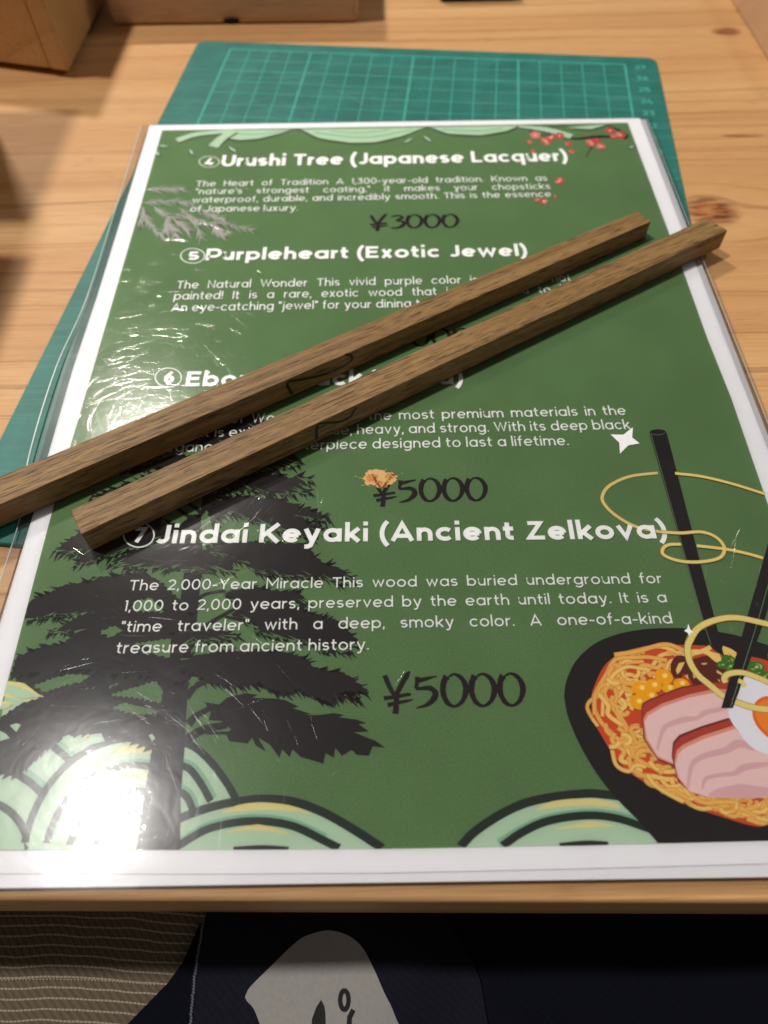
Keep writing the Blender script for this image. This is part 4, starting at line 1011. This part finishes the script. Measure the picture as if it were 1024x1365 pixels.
text_line('heading', 'Ebony (Black Wood)', (246.5, 515), (616, 512), (255, 495.2, 515), HW, TZ, art, IW, shadow=ID)
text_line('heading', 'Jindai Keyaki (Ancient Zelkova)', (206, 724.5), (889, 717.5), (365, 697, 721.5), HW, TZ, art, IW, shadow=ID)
BW = .091
def body(lines, cap, sx, ls=.12):
    for s, a, b_ in lines:
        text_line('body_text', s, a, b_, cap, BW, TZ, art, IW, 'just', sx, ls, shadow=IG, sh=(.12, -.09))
def sxof(s, a, b_, cap, ls=.12):
    L = (P(*a, TZ) - P(*b_, TZ)).length; k = (P(cap[0], cap[1], TZ) - P(cap[0], cap[2], TZ)).length / .7
    return L / ((natural(s, BW, ls) - ls) * k)
c4 = (270, 241.0, 248.6); c5 = (245, 374.3, 384.5); c6 = (560, 545.8, 558.2); c7 = (190, 773.2, 786.8)
x4 = sxof('of Japanese luxury.', (253, 282.5), (397, 281.5), c4)
x5 = sxof('An eye-catching "jewel" for your', (228, 415.2), (493, 411.5), c5)
x6 = sxof('elegance, it is a masterpiece designed to last a lifetime.', (203, 603), (758.6, 593.3), c6)
x7 = sxof('treasure from ancient history.', (154, 871), (491.8, 866), c7)
print('sx', x4, x5, x6, x7)
body([('The Heart of Tradition A 1,300-year-old tradition. Known as', (261, 248.6), (730, 240.8)), ('"nature\'s strongest coating," it makes your chopsticks', (260, 259), (734, 251.8)),
      ('waterproof, durable, and incredibly smooth. This is the essence', (256, 270.4), (735, 262.2)), ('of Japanese luxury.', (253, 282.3), (397, 280.8))], c4, x4)
body([('The Natural Wonder This vivid purple color is 100% real-not', (235, 384.8), (762, 375)), ('painted! It is a rare, exotic wood that is hard, said to be', (231.5, 399.6), (768, 390)),
      ('An eye-catching "jewel" for your dining table.', (228, 415.2), (600, 408.5))], c5, x5)
body([('The King of Woods. One of the most premium materials in the', (210, 566), (835, 552.8)), ('world. It is extremely dense, heavy, and strong. With its deep black', (206, 584), (841, 571.8)),
      ('elegance, it is a masterpiece designed to last a lifetime.', (203, 603), (758.6, 593.3))], c6, x6)
body([('The 2,000-Year Miracle This wood was buried underground for', (171.5, 787), (883.5, 777.3)), ('1,000 to 2,000 years, preserved by the earth until today. It is a', (165, 814.7), (889.7, 802.8)),
      ('"time traveler" with a deep, smoky color. A one-of-a-kind', (160.5, 842.5), (897, 831)), ('treasure from ancient history.', (154, 871), (491.8, 866))], c7, x7)

# ---- brush prices: outlines drawn as variable strokes in a unit box (x right, y up)
def brush(ch):
    if ch == 'Y': return 1.0, [([(.06, .98), (.16, .72), (.33, .40), (.40, .34)], [.17, .17, .14, .12]), ([(.88, 1.10), (.78, .98), (.58, .66), (.40, .34)], [.05, .17, .17, .15]), ([(.42, .42), (.42, .10), (.38, -.20)], [.17, .17, .20]), ([(.02, .27), (.38, .31), (.82, .38), (.86, .34)], [.14, .12, .11, .02]), ([(.14, .06), (.42, .12), (.76, .18), (.96, .23)], [.14, .12, .09, .02])]
    if ch == '5': return .86, [([(.12, .92), (.10, .74), (.06, .56)], [.18, .13, .12]), ([(.14, .80), (.40, .86), (.76, .94)], [.16, .13, .03]), ([(.05, .55), (.26, .56), (.52, .56), (.68, .42), (.62, .24), (.40, .06), (.05, -.04)], [.10, .12, .18, .20, .20, .13, .03])]
    if ch == '3': return .86, [([(.10, .84), (.34, .94), (.62, .90), (.66, .76), (.34, .56)], [.04, .10, .12, .15, .10]), ([(.34, .56), (.62, .52), (.76, .36), (.64, .14), (.36, .0), (.06, .04)], [.08, .12, .20, .19, .12, .06])]
    if ch == '0':
        L = [(.28, .88), (.15, .82), (.08, .62), (.08, .36), (.20, .10), (.42, .0), (.66, .14), (.80, .42), (.80, .66), (.68, .88), (.46, .99), (.26, .90)]
        return .92, [(L, [.10, .20, .20, .18, .17, .08, .13, .19, .20, .16, .08, .06]), ([(.15, .97), (.14, .86), (.13, .76)], [.09, .15, .15])]
def price(s, a, b_, ytop, xtop):
    z = TZ + .008; A = P(*a, z); B = P(*b_, z); u = (B - A).normalized(); v = Vector((-u.y, u.x, 0))
    k = (P(xtop, ytop[0], z) - P(xtop, ytop[1], z)).length
    tot = sum(brush(c)[0] for c in s) - .10; sx = (B - A).length / (tot * k)
    m = MB(); x = 0; rnd = random.Random(len(s) + int(a[0]))
    for c in s:
        adv, S = brush(c)
        for q, (pts, ws) in enumerate(S):
            pp = catmull([A + u * (x + px * k * sx) + v * (py * k) + Vector((0, 0, .0015 * q)) for px, py in pts], 6)
            n = len(pp); W2 = []
            for i in range(n):
                f = i / (n - 1) * (len(ws) - 1); i0 = int(f); f -= i0
                W2.append((ws[i0] * (1 - f) + ws[min(i0 + 1, len(ws) - 1)] * f) * k * rnd.uniform(.92, 1.05) * .90)
            m.ribbon(pp, W2)
        x += adv * k * sx
    m.build('price', I['pricecol'], art)
price('Y3000', (493, 304.2), (611, 302.5), (286.5, 304), 560)
price('Y3000', (492, 461.5), (628, 459.8), (438.5, 461), 560)
price('Y5000', (497, 669), (649, 666.6), (637.5, 668), 590)
price('Y5000', (511, 942.5), (700, 940), (898.5, 941.5), 620)
# scuffed, peeled spot on the third price
def scuff():
    rnd = random.Random(9)
    Zt = TZ + 0.016
    def blob(cx, cy, rx_, ry_, n=26, r=.3): return [(cx + rx_ * math.cos(R(360 * k / n)) * rnd.uniform(1 - r, 1 + r * .5), cy + ry_ * math.sin(R(360 * k / n)) * rnd.uniform(1 - r, 1 + r * .5)) for k in range(n)]
    for nm, mt, L in (('scuff_edge', 'burnpale', [blob(497, 638, 14, 10.5), blob(518, 637, 13, 9), blob(508, 643, 12, 7), blob(502, 630, 16, 5)]), ('scuff', 'burn', [blob(496, 637, 9, 5.5), blob(520, 635, 7, 5), blob(505, 644, 6, 4)])):
        m = MB()
        for l in L: Zt += .0015; m.poly(PX(l, Zt))
        m.build(nm, I[mt], art)
    m = MB()
    for l, w in (([(497, 632), (501, 640), (507, 650)], .8), ([(524, 633), (517, 641), (511, 650)], .8), ([(522, 633), (527, 632)], .7)):
        Zt += .0015; m.ribbon(catmull(PX(l, Zt), 4), w)
    m.build('scuff', I['burnd'], art)
    m = MB()
    for k in range(60):
        Zt += .0004; x = rnd.gauss(506, 13); y = rnd.gauss(638, 6); a = rnd.uniform(0, 6.28); L = rnd.uniform(2, 5)
        m.ribbon(PX([(x, y), (x + L * math.cos(a), y + L * math.sin(a) * .8)], Zt), .14)
    m.build('scuff_fibres', I['nood1'], art)
scuff()
print('top print z', Z[0], TZ)

# ---- film over the top sheet
zf = max(TZ, Z[0]) + 0.05
print('zf', zf - ZS)
def film():
    left = [P(*p, zf) + Vector((-3.4, 0, 0)) for p in EL]
    pts = [left[0] + Vector((0, 1.0, 0))] + left[1:] + [Vector((left[-1].x - 2.2, 17.7, zf)), Vector((qs(W_ + BORD + 3.2, 0).x, 16.6, zf)), Vector((qs(W_ + BORD + 3.2, 0).x, P(853, 157.5, zf).y + 1.0, zf))]
    slab('clear_film', pts, .03, FILM, sh)
film()
def margin():
    m = MB(); z = zf - .035; xr = qs(W_ + BORD + 1.6, 0).x; yt = P(853, 157.5, zf).y
    EM = film_mat('sealed_margin', 0.12, 0.3, 0.4)
    for nd in EM.node_tree.nodes:
        if nd.type == 'BSDF_TRANSPARENT': nd.inputs[0].default_value = (.84, .84, .85, 1)
    m.ribbon([Vector((xr, yt, z)), Vector((xr, 18, z))], 3.0)
    L = [P(*p, z) + Vector((-1.7, 0, 0)) for p in EL]
    m.ribbon(L, 3.2)
    e = MB(); L2 = [P(*p, z) + Vector((-3.5 - (1.6 if 3 <= i <= 4 else 0), 0, .02 + (.9 if 3 <= i <= 4 else 0))) for i, p in enumerate(EL)]
    RM = plain('film_rim', srgb(176, 190, 184), .25, .8)
    e.ribbon(catmull(L2, 10), .34); e.build('film_rim', RM, sh); e = MB()
    e.ribbon([Vector((xr + 1.6, yt, z)), Vector((xr + 1.6, 18, z))], .28); e.build('film_rim', RM, sh)
    m.build('sealed_margin', EM, sh)
margin()
def scratches():
    """hair-fine ridges scored into the film: they catch the lamps as short bright arcs"""
    rnd = random.Random(77); m = MB(); z = zf + .004
    x0, x1, y0, y1 = PO.x - 4, PO.x + W_ + 4, PO.y - H_ - 4, PO.y + 4
    cen = [(rnd.uniform(x0, x1), rnd.uniform(y0, y1), rnd.uniform(0, 3.14)) for _ in range(60)]
    for k in range(30000):
        if rnd.random() < .35:
            c = rnd.choice(cen); x = c[0] + rnd.gauss(0, 14); y = c[1] + rnd.gauss(0, 14); a = c[2] + rnd.gauss(0, .15)
        else: x = rnd.uniform(x0, x1); y = rnd.uniform(y0, y1); a = rnd.uniform(0, 6.283)
        if not (x0 < x < x1 and y0 < y < y1): continue
        L = min(22, rnd.expovariate(1 / 4.0) + 1.2); cv = rnd.gauss(0, .018); w = rnd.choice([.005, .007, .009, .012, .016]); sl = abs(rnd.gauss(0, .075)) + .01
        h = w * sl; nseg = 2 if L < 5 else 4; pts = []
        px, py = x, y
        rows = []
        for i in range(nseg + 1):
            ww = w * (0.15 if i in (0, nseg) else 1); hh = h * (0.15 if i in (0, nseg) else 1)
            nx_, ny_ = -math.sin(a), math.cos(a)
            rows += [(px + nx_ * ww, py + ny_ * ww, z), (px, py, z + hh), (px - nx_ * ww, py - ny_ * ww, z)]
            px += math.cos(a) * L / nseg; py += math.sin(a) * L / nseg; a += cv * L / nseg
        f = []
        for i in range(nseg):
            b_ = i * 3; f += [(b_, b_ + 3, b_ + 4, b_ + 1), (b_ + 1, b_ + 4, b_ + 5, b_ + 2)]
        if x0 < px < x1 and y0 < py < y1: m.add(rows, f)
    o = m.build('scratches', SCRATCH, sh); o['kind'] = 'stuff'
scratches()

# ------------------------------------------------------------------ chopstick blanks
def blank(n1, n2, f1, f2, nt_, ft_, near_b, far_b, label, seedv, marks):
    zt = zf + .03
    top = [P(*n1, zt + nt_), P(*n2, zt + nt_), P(*f2, zt + ft_), P(*f1, zt + ft_)]      # back-near, front-near, front-far, back-far
    d = ((top[3] + top[2]) - (top[0] + top[1])); ang = math.atan2(d.y, d.x)
    base = (top[0] + top[1]) / 2
    th = empty('chopstick_blank', (base.x, base.y, zt), ang); tag(th, label, 'chopstick blank', 'square wooden chopstick blanks')
    import bmesh
    bm = bmesh.new(); M = Matrix.LocRotScale(th.location, th.rotation_euler, th.scale).inverted()
    vt = [bm.verts.new(M @ (p * MM)) for p in top]
    vb = [bm.verts.new(M @ (Vector((p.x, p.y, zt)) * MM)) for p in top]
    bm.faces.new(vt); bm.faces.new(list(reversed(vb)))
    for i in range(4):
        j = (i + 1) % 4; bm.faces.new((vt[i], vb[i], vb[j], vt[j]))
    bmesh.ops.recalc_face_normals(bm, faces=bm.faces)
    bmesh.ops.bevel(bm, geom=list(bm.edges), offset=.22 * MM, segments=2, affect='EDGES', profile=.5)
    me = bpy.data.meshes.new('stick'); bm.to_mesh(me); bm.free()
    me.materials.append(oak_mat('dark_oak_%d' % int(seedv * 10), seedv))
    o = bpy.data.objects.new('stick', me); col.objects.link(o); o.parent = th
    # ink line drawn across the front face
    p0 = top[1]; t = (top[2] - top[1]); nrm = Vector((t.y, -t.x, 0)).normalized()
    m = MB()
    for l, w in marks:
        pp = [onplane(x, y, p0, nrm) + nrm * .05 for x, y in l]
        m.ribbon(catmull(pp, 6), w, up=nrm)
    m.build('ink_mark', plain('marker_ink', srgb(24, 20, 22), .4), th)
    return th
# the near end of the upper blank lies past the left edge of the frame
blank((-62, 661), (-50, 694), (849, 281.5), (868, 295), 8.6, 6.8, None, None, 'upper chopstick blank, its near end running out of the left edge', 0.3,
      [([(389, 525), (386, 519), (383, 512), (387, 508), (400, 506), (425, 501), (445, 494), (461, 486), (469, 479), (468, 474), (460, 472.5)], .95)])
blank((94, 680), (108, 712), (942, 290.5), (970, 307), 8.6, 7.4, None, None, 'lower chopstick blank, its cut near end resting beside the circled 7', 1.7,
      [([(422, 585), (422, 574), (425, 565.5), (437, 563.5), (453, 562), (466, 556), (473, 546), (476, 543)], .95)])

# ------------------------------------------------------------------ cloth below the table
def cloth_mat(name, c, c2, stripes=False, weave=1700, ww=.45):
    m, nt, b = newmat(name); n = N(nt)
    g = n.n('ShaderNodeNewGeometry').outputs['Position']
    w1 = n.n('ShaderNodeTexWave', {'Scale': weave / 6.0, 'Distortion': 0.6, 'Detail': 1.0}, wave_type='BANDS', bands_direction='DIAGONAL')
    nt.links.new(g, w1.inputs['Vector'])
    f = n.noise(g, 1400, 3, 0.7)
    cc = n.mix(n.math('ADD', n.math('MULTIPLY', w1.outputs[1] if False else w1.outputs['Fac'], ww), n.math('MULTIPLY', f, .5), clamp=True), c, c2)
    if stripes:
        sep = n.n('ShaderNodeSeparateXYZ', {0: g})
        dx = n.math('ADD', sep.outputs[0], 0.118)
        yy = n.math('ADD', sep.outputs[1], n.math('MULTIPLY', n.math('MULTIPLY', dx, dx), 0.75))
        yy = n.math('ADD', yy, n.math('MULTIPLY', n.noise(g, 55, 2, .5), 0.0022))
        fr_ = n.math('FRACT', n.math('MULTIPLY', yy, 1 / 0.00245))
        d = n.math('ABSOLUTE', n.math('SUBTRACT', fr_, 0.5))
        br = n.math('GREATER_THAN', n.math('FRACT', n.math('MULTIPLY', sep.outputs[0], 900)), 0.35)
        s = n.math('MULTIPLY', n.math('LESS_THAN', d, 0.085), n.math('ADD', n.math('MULTIPLY', br, .6), .4))
        cc = n.mix(s, cc, srgb(172, 160, 136))
    nt.links.new(cc, b.inputs['Base Color'])
    b.inputs['Roughness'].default_value = 0.9; b.inputs['Specular IOR Level'].default_value = 0.1
    bp = n.n('ShaderNodeBump', {'Strength': 0.6, 'Distance': 0.0002, 'Height': n.math('ADD', n.math('MULTIPLY', w1.outputs['Fac'], ww * 2), f)})
    nt.links.new(bp.outputs[0], b.inputs['Normal'])
    return m
TAN = cloth_mat('tan_pinstripe_cloth', srgb(86, 77, 64), srgb(122, 109, 90), True)
NAVY = cloth_mat('navy_cloth', srgb(8, 9, 16), srgb(22, 25, 40), False, 1500, .12)
CHAR = cloth_mat('charcoal_navy_cloth', srgb(18, 19, 28), srgb(40, 42, 54), False, 1500, .12)
def sheet(name, mat, parent, x0, x1, y0, y1, zf_, nx=60, ny=30, th=1.2):
    m = MB(); pts = []; f = []
    for j in range(ny + 1):
        for i in range(nx + 1):
            x = x0 + (x1 - x0) * i / nx; y = y0 + (y1 - y0) * j / ny
            pts.append((x, y, zf_(x, y)))
    for j in range(ny):
        for i in range(nx):
            a = j * (nx + 1) + i; f.append((a, a + 1, a + nx + 2, a + nx + 1))
    m.add(pts, f); return m.build(name, mat, parent, True)
ZL = -66
def lap(x, y): return ZL + 4 * math.exp(-((x + 95) / 70) ** 2) - (y / 26) ** 2 * 2.0 - 0.6 * math.sin(x / 14 + y / 9)
cl = empty('striped_trousers', (-100, 0, ZL)); tag(cl, 'tan pinstriped trouser leg in a lap under the front edge of the table', 'trousers')
sheet('trouser_leg', TAN, cl, -330, 20, -150, 130, lap, 90, 60)
st = MB()
for k in range(54):
    px = -40 + k * 4.6; p = P(px, 1305 - 0.00 + (px - 60) ** 2 * .00036, ZL); z = lap(p.x, p.y) + .35
    q1 = P(px, 1305 + (px - 60) ** 2 * .00036, z); q2 = P(px + 3.2, 1305.6 + (px - 57) ** 2 * .00036, z)
    st.ribbon([q1, q2], .35)
st.build('stitching', plain('seam_thread', srgb(150, 134, 112), .8), cl)

ap = empty('navy_apron', (60, 0, ZL + 6)); tag(ap, 'dark navy apron with a pale printed badge in the lap below the table', 'apron')
def aheight(x, y): return ZL + 7 + 1.3 * math.sin(x / 7.5 + y / 10 + math.sin(y / 16)) * math.exp(-((x - 40) / 55) ** 2) + 2.4 * math.sin(x / 17 + 1.0) * math.cos(y / 23) - (y / 40) ** 2 * 2.0 - 5 * math.exp(-((x - 18) / 14) ** 2)
def apoly(name, pts, mat, dz, parent, nx=80, ny=40, hf=aheight):
    """cloth piece with an outline given in photograph places, draped over the lap"""
    W3 = [P(x, y, ZL + 7) for x, y in pts]
    x0 = min(p.x for p in W3); x1 = max(p.x for p in W3); y0 = min(p.y for p in W3); y1 = max(p.y for p in W3)
    poly = [(p.x, p.y) for p in W3]; m = MB()
    # scanline strips follow the outline exactly
    for i in range(nx):
        xa = x0 + (x1 - x0) * i / nx; xb = x0 + (x1 - x0) * (i + 1) / nx
        def span(x):
            x = min(max(x, x0 + 1e-4), x1 - 1e-4); ys = []
            for k in range(len(poly)):
                (ax, ay), (bx, by) = poly[k], poly[(k + 1) % len(poly)]
                if (ax > x) != (bx > x): ys.append(ay + (by - ay) * (x - ax) / (bx - ax))
            return (min(ys), max(ys)) if ys else None
        A_, B_ = span(xa), span(xb)
        if not A_ or not B_: continue
        pp = []; ff = []
        for j in range(ny + 1):
            ya = A_[0] + (A_[1] - A_[0]) * j / ny; yb = B_[0] + (B_[1] - B_[0]) * j / ny
            pp += [(xa, ya, hf(xa, ya) + dz), (xb, yb, hf(xb, yb) + dz)]
        for j in range(ny): ff.append((2 * j, 2 * j + 1, 2 * j + 3, 2 * j + 2))
        m.add(pp, ff)
    return m.build(name, mat, parent, True)
apoly('apron_cloth', [(120, 1420), (170, 1365), (232, 1300), (250, 1268), (262, 1235), (300, 1190), (420, 1120), (1400, 1120), (1500, 1800), (100, 1800)], NAVY, 0, ap)
apoly('apron_panel', [(250, 1370), (254, 1310), (262, 1255), (275, 1215), (330, 1150), (560, 1150), (600, 1230), (640, 1300), (660, 1420), (560, 1700), (245, 1700)], CHAR, 1.0, ap)
sg = MB(); rnd = random.Random(4)
for k in range(44):
    y = 1222 + k * 4.2; x = 272 - (y - 1222) * .16 + rnd.uniform(-.6, .6) if y < 1300 else 259.5 - (y - 1300) * .09 + rnd.uniform(-.6, .6)
    p = P(x, y, ZL + 8); z = aheight(p.x, p.y) + 1.5
    sg.ribbon([P(x - 1.2, y - 1.5, z), P(x + 1.4, y + 1.8, z)], .45)
sg.build('selvage_stitching', plain('grey_thread', srgb(96, 98, 112), .8), ap)
GREY = plain('badge_grey', srgb(158, 154, 150), .7, .2, 900, .06, .3, 1500)
apoly('badge', [(p.x, p.y) for p in catmull(V2([(326.6, 1325), (360, 1289), (397, 1254), (419, 1244), (440.6, 1240.6), (465.6, 1248), (484, 1264), (499, 1292), (512, 1322), (526, 1352), (545, 1420), (460, 1450), (380, 1440), (358, 1400), (347, 1368), (338, 1345)]), 6, True)], GREY, 1.5, ap, 70, 24)
KB = plain('badge_black', srgb(22, 20, 22), .7)
bd = MB()
def bz(x, y, e=1.75): p = P(x, y, ZL + 8); return P(x, y, aheight(p.x, p.y) + e)
bd.ribbon([bz(459 + 5.6 * math.cos(R(a)), 1333 + 12.5 * math.sin(R(a))) for a in range(0, 360, 15)], 1.1, True)
bd.build('badge_letter', KB, ap)
bd = MB(); bd.ribbon([bz(471, 1346), bz(466, 1356), bz(465, 1370), bz(472, 1380)], 1.2); bd.build('badge_letter', KB, ap)
bd = MB(); bd.poly([bz(428, 1333), bz(422, 1342), bz(416, 1358), bz(415, 1375), bz(434, 1375), bz(433.5, 1352), bz(432, 1341)]); bd.build('badge_drawing', KB, ap)
